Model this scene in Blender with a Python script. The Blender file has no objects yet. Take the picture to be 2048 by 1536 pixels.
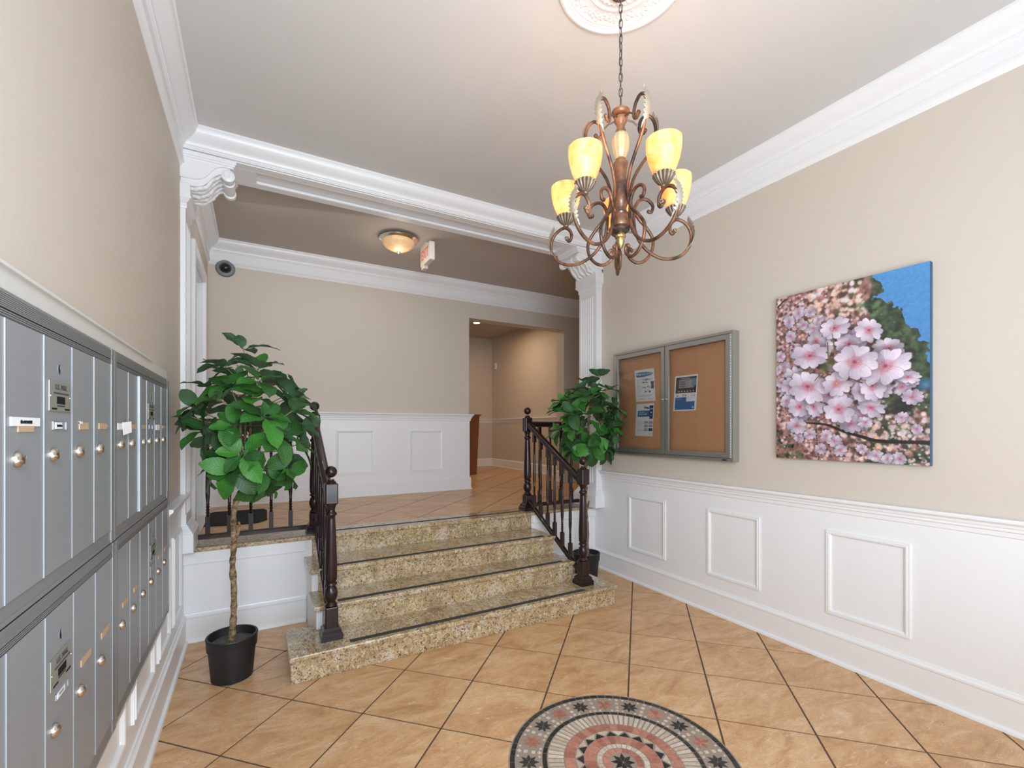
import bpy, math, random
import numpy as np
from mathutils import Vector, Matrix
PI = math.pi
sc = bpy.context.scene
C = sc.collection
random.seed(7)

# ------------------------------------------------------------------ camera, world, lights, exposure
YAW = math.radians(29.44)
cam = bpy.data.cameras.new('camera'); cam.sensor_width = 36; cam.lens = 911 / 2048 * 36
cam.shift_y = 89 / 2048; cam.clip_start = 0.02
co = bpy.data.objects.new('camera', cam); co.location = (0, 0, 1.53)
co.rotation_euler = (PI / 2, 0, -YAW); C.objects.link(co); sc.camera = co
sc.view_settings.view_transform = 'Standard'; sc.view_settings.look = 'None'
sc.view_settings.gamma = 1; sc.view_settings.use_curve_mapping = False
sc.view_settings.exposure = -0.06
w = bpy.data.worlds.new('world'); sc.world = w; w.use_nodes = True
w.node_tree.nodes['Background'].inputs[0].default_value = (.8, .88, 1, 1)
w.node_tree.nodes['Background'].inputs[1].default_value = .3
try:
    sc.cycles.use_denoising = True
    sc.cycles.max_bounces = 10; sc.cycles.diffuse_bounces = 7
    sc.cycles.sample_clamp_indirect = 8
    sc.cycles.caustics_reflective = False; sc.cycles.caustics_refractive = False
except Exception:
    pass

def area(name, loc, target, size, power, color=(1, 1, 1), size_y=None, spread=PI):
    l = bpy.data.lights.new(name, 'AREA'); l.energy = power; l.color = color
    l.shape = 'RECTANGLE'; l.size = size; l.size_y = size_y or size; l.spread = spread
    o = bpy.data.objects.new(name, l); C.objects.link(o); o.location = loc
    o.rotation_euler = (Vector(target) - Vector(loc)).to_track_quat('-Z', 'Y').to_euler()
    return o
def point(name, loc, power, color, r=.03):
    l = bpy.data.lights.new(name, 'POINT'); l.energy = power; l.color = color; l.shadow_soft_size = r
    o = bpy.data.objects.new(name, l); C.objects.link(o); o.location = loc
    return o
area('entrance_daylight', (.85, -1.72, 1.65), (.9, 3, 1.6), 2.2, 84, (.80, .95, 1.08), 2.4)
area('flash', (-.05, -.35, 2.2), (1.6, 3.5, 1.9), .8, 58, (.84, .96, 1.06))
area('ceiling_fill', (.9, -.5, 1.0), (1.0, .9, 3.6), 2.4, 48, (.81, .96, 1.10), 1.8)  # added fill aimed upwards to brighten the ceiling, not an actual flash
point('hall_lamp_glow', (1.353, 4.895, 3.34), 3.5, (1, .90, .78), .12)
area('hall_fill', (1.45, 4.32, 3.56), (1.7, 5.3, 1.0), 3.4, 12, (.92, .95, 1), .05)  # added fill strip hidden behind the beam, no fitting there
area('corridor_downlight_glow', (3.9, 7.6, 3.5), (3.9, 7.6, 0), .5, 14, (1, .76, .52))
area('corridor_area_second', (2.9, 7.3, 3.5), (2.9, 7.3, 0), .5, 11, (1, .78, .56))  # second warm area light below the corridor ceiling, without a modelled fitting

# ------------------------------------------------------------------ helpers
def lin(r, g, b):
    f = lambda c: (c / 255 / 12.92) if c / 255 <= .04045 else ((c / 255 + .055) / 1.055) ** 2.4
    return (f(r), f(g), f(b))

ORG = {}
class M:
    """collects geometry in world (or thing-local) coordinates"""
    def __init__(s): s.v = []; s.f = []
    def add(s, vs, fs):
        n = len(s.v); s.v += [tuple(p) for p in vs]; s.f += [tuple(i + n for i in f) for f in fs]; return s
    def box(s, x0, x1, y0, y1, z0, z1):
        x0, x1 = sorted((x0, x1)); y0, y1 = sorted((y0, y1)); z0, z1 = sorted((z0, z1))
        return s.add([(x0, y0, z0), (x1, y0, z0), (x1, y1, z0), (x0, y1, z0), (x0, y0, z1), (x1, y0, z1), (x1, y1, z1), (x0, y1, z1)],
                     [(3, 2, 1, 0), (4, 5, 6, 7), (0, 1, 5, 4), (1, 2, 6, 5), (2, 3, 7, 6), (3, 0, 4, 7)])
    def prism(s, poly, axis, a, b):
        """poly of 2-D points extruded along axis from a to b (x: poly=(y,z), y: (x,z), z: (x,y))"""
        a, b = min(a, b), max(a, b)
        ar = sum(poly[i][0] * poly[(i + 1) % len(poly)][1] - poly[(i + 1) % len(poly)][0] * poly[i][1] for i in range(len(poly)))
        if ar < 0: poly = poly[::-1]
        mk = {'x': lambda p, t: (t, p[0], p[1]), 'y': lambda p, t: (p[0], t, p[1]), 'z': lambda p, t: (p[0], p[1], t)}[axis]
        n = len(poly); vs = [mk(p, a) for p in poly] + [mk(p, b) for p in poly]
        fs = [tuple(range(n - 1, -1, -1)), tuple(range(n, 2 * n))] + [(i, (i + 1) % n, n + (i + 1) % n, n + i) for i in range(n)]
        if axis == 'y': fs = [f[::-1] for f in fs]
        return s.add(vs, fs)
    def lathe(s, prof, c=(0, 0, 0), seg=20, axis='z', flute=None):
        """prof: (radius, height) from one end to the other"""
        vs = []
        for k, (r, h) in enumerate(prof):
            for i in range(seg):
                a = 2 * PI * i / seg
                rr = r * (flute(a, k / (len(prof) - 1)) if flute else 1)
                x, y = rr * math.cos(a), rr * math.sin(a)
                vs.append({'z': (c[0] + x, c[1] + y, c[2] + h), 'x': (c[0] + h, c[1] + x, c[2] + y), 'y': (c[0] + y, c[1] + h, c[2] + x)}[axis])
        fs = [(k * seg + i, k * seg + (i + 1) % seg, (k + 1) * seg + (i + 1) % seg, (k + 1) * seg + i) for k in range(len(prof) - 1) for i in range(seg)]
        if prof[0][0] > 1e-5: fs.append(tuple(range(seg - 1, -1, -1)))
        if prof[-1][0] > 1e-5: fs.append(tuple((len(prof) - 1) * seg + i for i in range(seg)))
        return s.add(vs, fs)
    def ball(s, c, r, seg=14, rings=8, sz=1):
        return s.lathe([(max(r * math.sin(PI * k / rings), 1e-6), -r * sz * math.cos(PI * k / rings)) for k in range(rings + 1)], c, seg)
    def tube(s, pts, r, seg=8, radii=None, closed=False, flat=1):
        pts = [Vector(p) for p in pts]; n = len(pts); vs = []
        up = None
        for k, p in enumerate(pts):
            if closed: t = pts[(k + 1) % n] - pts[k - 1]
            else: t = pts[min(k + 1, n - 1)] - pts[max(k - 1, 0)]
            t.normalize()
            if up is None:
                up = Vector((0, 0, 1)) if abs(t.z) < .9 else Vector((1, 0, 0))
            side = t.cross(up)
            if side.length < 1e-4: side = t.cross(Vector((.3, .8, .5)))
            side.normalize(); up = side.cross(t).normalized()
            rr = radii[k] if radii else r
            for i in range(seg):
                a = 2 * PI * i / seg
                vs.append(p + side * (math.cos(a) * rr * flat) + up * (math.sin(a) * rr))
        m = n if closed else n - 1
        fs = [(k * seg + i, k * seg + (i + 1) % seg, ((k + 1) % n) * seg + (i + 1) % seg, ((k + 1) % n) * seg + i) for k in range(m) for i in range(seg)]
        if not closed: fs += [tuple(range(seg - 1, -1, -1)), tuple((n - 1) * seg + i for i in range(seg))]
        return s.add(vs, fs)
    def sweep(s, prof, path, closed=False, z=0, flip=False):
        """prof: (out, dz); path: xy points; 'out' is to the left of travel (right if flip); mitred"""
        n = len(path); P = [Vector(p) for p in path]; m = len(prof); vs = []
        sg = -1 if flip else 1
        for k in range(n):
            ds = []
            if closed or k > 0: ds.append((P[k] - P[k - 1]).normalized())
            if closed or k < n - 1: ds.append((P[(k + 1) % n] - P[k]).normalized())
            ns = [Vector((-d.y, d.x)) * sg for d in ds]
            b = ns[0] if len(ns) == 1 else (ns[0] + ns[1]) / (1 + ns[0].dot(ns[1]))
            for o, dz in prof: vs.append((P[k].x + b.x * o, P[k].y + b.y * o, z + dz))
        fs = []
        for k in range(n if closed else n - 1):
            for j in range(m):
                a, b2 = k * m + j, k * m + (j + 1) % m
                c, d = ((k + 1) % n) * m + (j + 1) % m, ((k + 1) % n) * m + j
                fs.append((a, b2, c, d))
        if not closed: fs += [tuple(range(m)), tuple(range((n - 1) * m + m - 1, (n - 1) * m - 1, -1))]
        return s.add(vs, fs)
    def build(s, name, mat, parent=None, smooth=False, bevel=0, fix=True, angle=35):
        me = bpy.data.meshes.new(name)
        o0 = ORG.get(parent.as_pointer() if parent else 0, Vector((0, 0, 0)))
        me.from_pydata([tuple(Vector(v) - o0) for v in s.v], [], s.f)
        if fix:
            import bmesh
            bm = bmesh.new(); bm.from_mesh(me); bmesh.ops.recalc_face_normals(bm, faces=bm.faces); bm.to_mesh(me); bm.free()
        if mat: me.materials.append(mat)
        if smooth:
            me.shade_smooth()
            me.set_sharp_from_angle(angle=math.radians(angle))
        o = bpy.data.objects.new(name, me); C.objects.link(o)
        if parent:
            o.parent = parent; ORG[o.as_pointer()] = o0
        if bevel:
            b = o.modifiers.new('bevel', 'BEVEL'); b.width = bevel; b.segments = 2; b.limit_method = 'ANGLE'; b.angle_limit = math.radians(40)
        return o

def thing(name, label, cat, loc, group=None):
    o = bpy.data.objects.new(name, None); C.objects.link(o); o.location = loc; o.empty_display_size = .05
    o['label'] = label; o['category'] = cat
    if group: o['group'] = group
    ORG[o.as_pointer()] = Vector(loc)
    return o
def tag(o, label, cat, group=None, kind=None):
    o['label'] = label; o['category'] = cat
    if group: o['group'] = group
    if kind: o['kind'] = kind
    return o
def struct(o, label=None):
    o['kind'] = 'structure'
    if label: o['label'] = label
    return o
def inst(name, mesh, parent, loc, rot=(0, 0, 0), scale=(1, 1, 1)):
    o = bpy.data.objects.new(name, mesh); C.objects.link(o); o.parent = parent
    o.location = Vector(loc) - ORG.get(parent.as_pointer(), Vector((0, 0, 0))) if parent else loc
    o.rotation_euler = rot; o.scale = scale
    if parent: ORG[o.as_pointer()] = Vector(loc)
    return o
def catmull(pts, k=5):
    P = [Vector(p) for p in pts]; P = [P[0] * 2 - P[1]] + P + [P[-1] * 2 - P[-2]]; out = []
    for i in range(1, len(P) - 2):
        for j in range(k):
            t = j / k
            out.append(.5 * ((2 * P[i]) + (P[i + 1] - P[i - 1]) * t + (2 * P[i - 1] - 5 * P[i] + 4 * P[i + 1] - P[i + 2]) * t * t + (3 * P[i] - P[i - 1] - 3 * P[i + 1] + P[i + 2]) * t ** 3))
    out.append(P[-2]); return out
def text(name, s, mat, parent, loc, size, rot, ext=.0006, align='CENTER', sx=1):
    c = bpy.data.curves.new(name, 'FONT'); c.body = s; c.size = size; c.extrude = ext
    c.align_x = align; c.align_y = 'CENTER'; c.materials.append(mat); c.resolution_u = 3
    t_ = bpy.data.objects.new(name, c); C.objects.link(t_)
    me = bpy.data.meshes.new_from_object(t_); bpy.data.objects.remove(t_); bpy.data.curves.remove(c)
    o = bpy.data.objects.new(name, me); C.objects.link(o)
    o.parent = parent; o.location = Vector(loc) - ORG.get(parent.as_pointer(), Vector((0, 0, 0)))
    o.rotation_euler = rot; o.scale = (sx, 1, 1)
    return o

# ------------------------------------------------------------------ materials
MATS = {}
def mat(name, col, rough=.6, metal=0, spec=.5, bump=0, bscale=60, emis=None, estr=0, coat=0):
    m = bpy.data.materials.new(name); m.use_nodes = True
    p = m.node_tree.nodes['Principled BSDF']
    p.inputs['Base Color'].default_value = (*col, 1); p.inputs['Roughness'].default_value = rough
    p.inputs['Metallic'].default_value = metal; p.inputs['Specular IOR Level'].default_value = spec
    p.inputs['Coat Weight'].default_value = coat
    if emis: p.inputs['Emission Color'].default_value = (*emis, 1); p.inputs['Emission Strength'].default_value = estr
    if bump:
        nt = m.node_tree; t = nt.nodes.new('ShaderNodeTexCoord'); n = nt.nodes.new('ShaderNodeTexNoise')
        n.inputs['Scale'].default_value = bscale; n.inputs['Detail'].default_value = 4
        b = nt.nodes.new('ShaderNodeBump'); b.inputs['Strength'].default_value = bump; b.inputs['Distance'].default_value = .01
        nt.links.new(t.outputs['Object'], n.inputs['Vector']); nt.links.new(n.outputs[0], b.inputs['Height'])
        nt.links.new(b.outputs[0], p.inputs['Normal'])
    MATS[name] = m
    return m
def nodes(m):
    nt = m.node_tree; return nt, nt.nodes, nt.links, nt.nodes['Principled BSDF']
def ramp(nt, stops):
    r = nt.nodes.new('ShaderNodeValToRGB'); e = r.color_ramp.elements
    while len(e) < len(stops): e.new(.5)
    for k, (p, c) in enumerate(stops): e[k].position = p; e[k].color = (*c, 1) if len(c) == 3 else c
    return r
def noise(nt, vec, scale, detail=5, rough=.55, dist=0):
    n = nt.nodes.new('ShaderNodeTexNoise'); n.inputs['Scale'].default_value = scale; n.inputs['Detail'].default_value = detail
    n.inputs['Roughness'].default_value = rough; n.inputs['Distortion'].default_value = dist
    nt.links.new(vec, n.inputs['Vector']); return n
def mixc(nt, fac, a, b, mode='MIX'):
    m = nt.nodes.new('ShaderNodeMix'); m.data_type = 'RGBA'; m.blend_type = mode
    for s_, v in ((m.inputs[0], fac), (m.inputs[6], a), (m.inputs[7], b)):
        if isinstance(v, bpy.types.NodeSocket): nt.links.new(v, s_)
        elif isinstance(v, tuple): s_.default_value = (*v, 1)
        else: s_.default_value = v
    return m.outputs[2]

WALL = mat('wall_paint', (.60, .53, .455), .55, bump=.06, bscale=45)
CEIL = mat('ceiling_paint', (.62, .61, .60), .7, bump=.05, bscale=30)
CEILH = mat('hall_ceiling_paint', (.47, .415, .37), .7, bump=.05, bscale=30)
TRIM = mat('white_trim_paint', (.80, .80, .81), .33, bump=.03, bscale=25)
TRIMR = mat('white_carved_plaster', (.80, .80, .81), .45, bump=.25, bscale=40)
TRIMG = mat('aged_white_board', (.60, .59, .56), .6, bump=.15, bscale=20)
GREY = mat('mailbox_metal', (.30, .315, .335), .42, metal=.2, bump=.05, bscale=400)
GREYR = mat('mailbox_frame_metal', (.25, .26, .265), .4, metal=.3)
SEAM = mat('door_edge_metal', (.42, .46, .52), .35, metal=.4)
EDGE = mat('door_edge_paint', (.36, .39, .43), .4, metal=.2)
DARK = mat('dark_gap', (.01, .01, .012), .8)
BRASS = mat('lock_metal', (.60, .56, .50), .2, metal=1)
PLATE = mat('steel_plate', (.34, .34, .30), .5, metal=.5)
INK = mat('black_ink', (.02, .02, .02), .95, spec=.05)
INKG = mat('grey_ink', (.07, .07, .07), .95, spec=.05)
WHITE = mat('white_paper', (.80, .80, .80), .7)
TAPE = mat('tan_label_paper', (.52, .36, .22), .6, bump=.2, bscale=150)
BLACKP = mat('black_plastic', (.011, .011, .012), .5, bump=.1, bscale=80)
CHROME = mat('chrome', (.75, .72, .68), .12, metal=1)
ALU = mat('aluminium', (.42, .42, .40), .35, metal=.85)
ALUL = mat('light_aluminium', (.60, .60, .58), .4, metal=.6)
STRIP = mat('anti_slip_strip', (.045, .045, .04), .85, bump=.5, bscale=900)
GROUT = mat('grout', (.10, .068, .048), .9)
RED = mat('exit_red', (.62, .10, .05), .5, emis=(1, .15, .05), estr=.15)
EXITW = mat('exit_sign_plastic', (.60, .55, .48), .5)
GLASS = mat('pane_glass', (1, 1, 1), .03)
nt, N, L, p = nodes(GLASS)
N.remove(p); tr = N.new('ShaderNodeBsdfTransparent'); gl = N.new('ShaderNodeBsdfGlossy'); gl.inputs['Roughness'].default_value = .02
fr = N.new('ShaderNodeFresnel'); fr.inputs[0].default_value = 1.25; mx = N.new('ShaderNodeMixShader')
L.new(fr.outputs[0], mx.inputs[0]); L.new(tr.outputs[0], mx.inputs[1]); L.new(gl.outputs[0], mx.inputs[2]); L.new(mx.outputs[0], N['Material Output'].inputs[0])
SILV = mat('silver_leaf_metal', (.40, .35, .28), .5, metal=.45, bump=.3, bscale=120)
GOLD = mat('gold_finial', (.50, .34, .13), .35, metal=.8)
CHAINM = mat('chain_metal', (.13, .11, .09), .4, metal=.8)
WOODP = mat('pedestal_wood', (.24, .085, .028), .4, bump=.1, bscale=20)
MAT_RUG = mat('mat_rubber', (.018, .02, .018), .95, bump=1, bscale=300)
SOIL = mat('grey_plaster_filler', (.10, .10, .10), .9, bump=1, bscale=60)
MARB = mat('marble_sill', (.62, .60, .57), .3)

# mahogany
MAHO = mat('mahogany', (.03, .009, .008), .27, spec=.4, coat=.15)
nt, N, L, p = nodes(MAHO); t = N.new('ShaderNodeTexCoord')
mp = N.new('ShaderNodeMapping'); mp.inputs['Scale'].default_value = (9, 9, 1.2); L.new(t.outputs['Object'], mp.inputs[0])
n1 = noise(nt, mp.outputs[0], 6); r = ramp(nt, [(.3, (.006, .003, .003)), (.7, (.027, .008, .008))]); L.new(n1.outputs[0], r.inputs[0])
L.new(r.outputs[0], p.inputs['Base Color'])

# granite
def granite(name, scale_u=1.0):
    m = mat(name, (.5, .4, .3), .18, coat=.3)
    nt, N, L, p = nodes(m); t = N.new('ShaderNodeTexCoord')
    mp = N.new('ShaderNodeMapping'); mp.inputs['Rotation'].default_value = (.3, .5, .5); mp.inputs['Scale'].default_value = (1, .62, 1)
    L.new(t.outputs['Object'], mp.inputs[0]); v = mp.outputs[0]
    a = noise(nt, v, 9 * scale_u, 4, .6, .6)
    base = ramp(nt, [(.33, lin(156, 134, 104)), (.5, lin(188, 164, 124)), (.66, lin(200, 188, 168))]); L.new(a.outputs[0], base.inputs[0])
    b = noise(nt, v, 48 * scale_u, 5, .75, 1.2)
    r2 = ramp(nt, [(.40, (1, 1, 1)), (.49, (0, 0, 0))]); L.new(b.outputs[0], r2.inputs[0])
    c1 = mixc(nt, r2.outputs[0], base.outputs[0], lin(132, 104, 72))
    c = noise(nt, v, 38 * scale_u, 5, .7, 1.2)
    r3 = ramp(nt, [(.56, (0, 0, 0)), (.63, (1, 1, 1))]); L.new(c.outputs[0], r3.inputs[0])
    c2 = mixc(nt, r3.outputs[0], c1, lin(216, 200, 170))
    d = noise(nt, v, 80 * scale_u, 3, .6, .5)
    r4 = ramp(nt, [(.60, (0, 0, 0)), (.66, (1, 1, 1))]); L.new(d.outputs[0], r4.inputs[0])
    c3 = mixc(nt, r4.outputs[0], c2, lin(38, 30, 28))
    e = noise(nt, v, 30 * scale_u, 7, .8, 1.8)
    r5 = ramp(nt, [(.39, (1, 1, 1)), (.45, (0, 0, 0))]); L.new(e.outputs[0], r5.inputs[0])
    c4 = mixc(nt, r5.outputs[0], c3, lin(84, 66, 58))
    L.new(c4, p.inputs['Base Color'])
    return m
GRAN = granite('granite')

# floor tile: noise veins, per-tile offset
TILE = mat('terracotta_stone_tile', (.6, .4, .25), .34)
nt, N, L, p = nodes(TILE); g = N.new('ShaderNodeNewGeometry'); oi = N.new('ShaderNodeObjectInfo')
mul = N.new('ShaderNodeMath'); mul.operation = 'MULTIPLY'; mul.inputs[1].default_value = 41; L.new(oi.outputs['Random'], mul.inputs[0])
cx = N.new('ShaderNodeCombineXYZ')
for i in range(3): L.new(mul.outputs[0], cx.inputs[i])
ad = N.new('ShaderNodeVectorMath'); L.new(g.outputs['Position'], ad.inputs[0]); L.new(cx.outputs[0], ad.inputs[1])
mp = N.new('ShaderNodeMapping'); mp.inputs['Rotation'].default_value = (0, 0, .5); mp.inputs['Scale'].default_value = (1, 2.4, 1); L.new(ad.outputs[0], mp.inputs[0]); v = mp.outputs[0]
a = noise(nt, v, 3.2, 8, .62, 1.2)
base = ramp(nt, [(.30, lin(182, 136, 92)), (.46, lin(204, 160, 114)), (.58, lin(213, 174, 130)), (.72, lin(222, 192, 154))]); L.new(a.outputs[0], base.inputs[0])
b = noise(nt, v, 7.5, 10, .78, 2.6); r2 = ramp(nt, [(.57, (0, 0, 0)), (.66, (.9, .9, .9))]); L.new(b.outputs[0], r2.inputs[0])
c1 = mixc(nt, r2.outputs[0], base.outputs[0], lin(230, 212, 188))
c = noise(nt, v, 26, 6, .75, 1.6); r3 = ramp(nt, [(.30, (.8, .8, .8)), (.44, (0, 0, 0))]); L.new(c.outputs[0], r3.inputs[0])
c2 = mixc(nt, r3.outputs[0], c1, lin(172, 118, 76))
d = noise(nt, v, 2.6, 10, .85, 3.6)
r4 = ramp(nt, [(.488, (0, 0, 0)), (.50, (.85, .85, .85)), (.512, (0, 0, 0))]); L.new(d.outputs[0], r4.inputs[0])
c3 = mixc(nt, r4.outputs[0], c2, lin(152, 108, 78))
L.new(c3, p.inputs['Base Color'])
rr = ramp(nt, [(.3, (.26,) * 3), (.7, (.42,) * 3)]); L.new(c.outputs[0], rr.inputs[0]); L.new(rr.outputs[0], p.inputs['Roughness'])
bp = N.new('ShaderNodeBump'); bp.inputs['Strength'].default_value = .12; bp.inputs['Distance'].default_value = .004; L.new(b.outputs[0], bp.inputs['Height']); L.new(bp.outputs[0], p.inputs['Normal'])

def stone(name, c_a, c_b, sc_=60):
    m = mat(name, c_a, .45)
    nt, N, L, p = nodes(m); g = N.new('ShaderNodeNewGeometry'); oi = N.new('ShaderNodeObjectInfo')
    a = noise(nt, g.outputs['Position'], sc_, 5, .7, .5)
    ad = N.new('ShaderNodeMath'); ad.operation = 'MULTIPLY_ADD'; ad.inputs[1].default_value = .35; L.new(oi.outputs['Random'], ad.inputs[0]); L.new(a.outputs[0], ad.inputs[2])
    r = ramp(nt, [(.45, c_a), (.85, c_b)]); L.new(ad.outputs[0], r.inputs[0]); L.new(r.outputs[0], p.inputs['Base Color'])
    return m
MBLACK = stone('mosaic_black', lin(26, 26, 26), lin(58, 56, 52))
MRED = stone('mosaic_red', lin(148, 92, 76), lin(190, 132, 112))
MCREAM = stone('mosaic_cream', lin(178, 158, 140), lin(212, 198, 180))
MBROWN = stone('mosaic_brown', lin(120, 92, 76), lin(158, 124, 100))
MGROUT = mat('mosaic_grout', lin(150, 134, 120), .9)

# cork
CORK = mat('cork', (.5, .3, .15), .85)
nt, N, L, p = nodes(CORK); t = N.new('ShaderNodeTexCoord')
a = noise(nt, t.outputs['Object'], 160, 3, .7); r = ramp(nt, [(.35, lin(172, 120, 84)), (.65, lin(204, 152, 110))]); L.new(a.outputs[0], r.inputs[0])
L.new(r.outputs[0], p.inputs['Base Color'])

# chandelier iron / wood
IRON = mat('rust_brown_iron', (.25, .1, .05), .38, metal=.35)
nt, N, L, p = nodes(IRON); t = N.new('ShaderNodeTexCoord')
a = noise(nt, t.outputs['Object'], 9, 4, .6, .5); r = ramp(nt, [(.40, (.034, .025, .020)), (.52, (.15, .068, .036)), (.70, (.32, .165, .09))]); L.new(a.outputs[0], r.inputs[0]); L.new(r.outputs[0], p.inputs['Base Color'])
CWOOD = mat('chandelier_turned_wood', (.25, .1, .04), .35, coat=.3)
nt, N, L, p = nodes(CWOOD); t = N.new('ShaderNodeTexCoord')
a = noise(nt, t.outputs['Object'], 7, 6, .7, .3); r = ramp(nt, [(.38, (.045, .026, .018)), (.52, (.21, .088, .038)), (.72, (.34, .16, .08))]); L.new(a.outputs[0], r.inputs[0]); L.new(r.outputs[0], p.inputs['Base Color'])
CUPM = mat('fluted_cup_metal', (.19, .14, .10), .42, metal=.6)
EGG = mat('antique_gold_glass', (.62, .50, .30), .22, metal=.35, emis=(1, .8, .4), estr=.04)
def shade(name, strength, ca, cb):
    m = bpy.data.materials.new(name); m.use_nodes = True; nt = m.node_tree; N = nt.nodes; L = nt.links
    p = N['Principled BSDF']; out = N['Material Output']; t = N.new('ShaderNodeTexCoord')
    a = noise(nt, t.outputs['Object'], 14, 6, .75, .8)
    r = ramp(nt, [(.38, ca), (.62, cb)]); L.new(a.outputs[0], r.inputs[0])
    p.inputs['Roughness'].default_value = .35; L.new(r.outputs[0], p.inputs['Base Color'])
    L.new(r.outputs[0], p.inputs['Emission Color']); p.inputs['Emission Strength'].default_value = strength
    tr = N.new('ShaderNodeBsdfTranslucent'); L.new(r.outputs[0], tr.inputs[0])
    mx = N.new('ShaderNodeMixShader'); mx.inputs[0].default_value = .35
    L.new(p.outputs[0], mx.inputs[1]); L.new(tr.outputs[0], mx.inputs[2]); L.new(mx.outputs[0], out.inputs[0])
    return m
SHADE = shade('amber_glass_shade', .55, (.88, .42, .13), (1, .66, .32))
BOWL = shade('alabaster_bowl', .22, (.74, .50, .26), (.84, .64, .38))
BULB = mat('bulb', (1, .9, .7), .4, emis=(1, .82, .5), estr=14)
SPOTL = mat('downlight_lens', (1, .9, .7), .4, emis=(1, .75, .4), estr=12)

# plant
LEAF = mat('leaf_green', (.03, .15, .03), .45, spec=.4)
nt, N, L, p = nodes(LEAF); t = N.new('ShaderNodeTexCoord'); oi = N.new('ShaderNodeObjectInfo')
sx = N.new('ShaderNodeSeparateXYZ'); L.new(t.outputs['Object'], sx.inputs[0])
ab = N.new('ShaderNodeMath'); ab.operation = 'ABSOLUTE'; L.new(sx.outputs[0], ab.inputs[0])
# veins: chevrons  v = y*1 - |x|*0.9
m1 = N.new('ShaderNodeMath'); m1.operation = 'MULTIPLY_ADD'; m1.inputs[1].default_value = -.9; L.new(ab.outputs[0], m1.inputs[0]); L.new(sx.outputs[1], m1.inputs[2])
m2 = N.new('ShaderNodeMath'); m2.operation = 'MULTIPLY'; m2.inputs[1].default_value = 330; L.new(m1.outputs[0], m2.inputs[0])
m3 = N.new('ShaderNodeMath'); m3.operation = 'SINE'; L.new(m2.outputs[0], m3.inputs[0])
m4 = N.new('ShaderNodeMath'); m4.operation = 'POWER'; m4.inputs[1].default_value = 10
m5 = N.new('ShaderNodeMath'); m5.operation = 'MAXIMUM'; m5.inputs[1].default_value = 0; L.new(m3.outputs[0], m5.inputs[0]); L.new(m5.outputs[0], m4.inputs[0])
mr = N.new('ShaderNodeMapRange'); mr.inputs[1].default_value = .0006; mr.inputs[2].default_value = .0018; mr.inputs[3].default_value = 1; mr.inputs[4].default_value = 0; L.new(ab.outputs[0], mr.inputs[0])
mxx = N.new('ShaderNodeMath'); mxx.operation = 'MAXIMUM'; L.new(m4.outputs[0], mxx.inputs[0]); L.new(mr.outputs[0], mxx.inputs[1])
rb = ramp(nt, [(0, (.018, .062, .014)), (.3, (.026, .10, .018)), (.65, (.034, .155, .020)), (1, (.052, .215, .022))]); L.new(oi.outputs['Random'], rb.inputs[0])
sc_ = N.new('ShaderNodeMath'); sc_.operation = 'MULTIPLY'; sc_.inputs[1].default_value = .35; L.new(mxx.outputs[0], sc_.inputs[0])
cc = mixc(nt, sc_.outputs[0], rb.outputs[0], (.10, .28, .10)); L.new(cc, p.inputs['Base Color'])
bk = N.new('ShaderNodeNewGeometry'); cc2 = mixc(nt, bk.outputs['Backfacing'], cc, (.08, .16, .075)); L.new(cc2, p.inputs['Base Color'])
bp = N.new('ShaderNodeBump'); bp.inputs['Strength'].default_value = .4; bp.inputs['Distance'].default_value = .002; bp.invert = True; L.new(mxx.outputs[0], bp.inputs['Height']); L.new(bp.outputs[0], p.inputs['Normal'])
BARK = mat('bark', (.2, .14, .08), .8)
nt, N, L, p = nodes(BARK); t = N.new('ShaderNodeTexCoord'); mp = N.new('ShaderNodeMapping'); mp.inputs['Scale'].default_value = (1, 1, 1.5); L.new(t.outputs['Object'], mp.inputs[0])
a = noise(nt, mp.outputs[0], 30, 6, .7, .6); r = ramp(nt, [(.38, lin(72, 54, 38)), (.5, lin(128, 104, 74)), (.68, lin(172, 150, 116))]); L.new(a.outputs[0], r.inputs[0]); L.new(r.outputs[0], p.inputs['Base Color'])
bp = N.new('ShaderNodeBump'); bp.inputs['Strength'].default_value = .8; bp.inputs['Distance'].default_value = .006; L.new(a.outputs[0], bp.inputs['Height']); L.new(bp.outputs[0], p.inputs['Normal'])
TWIG = mat('twig', lin(142, 128, 84), .7)

def attr_mat(name, rough=.6):
    m = mat(name, (1, 1, 1), rough); nt, N, L, p = nodes(m)
    a = N.new('ShaderNodeAttribute'); a.attribute_name = 'print'; L.new(a.outputs['Color'], p.inputs['Base Color']); return m
PRINT = attr_mat('printed_paper', .6); CANVAS = attr_mat('printed_canvas', .62)

# ------------------------------------------------------------------ dimensions
XL, XR, YP, YBK, LZ, ZC = -.45, 3.32, 3.985, 5.97, .67, 3.60
YREAR, XH = -1.8, 5.2
BY0, BY1, BZ = 3.86, 4.20, 3.46

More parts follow.
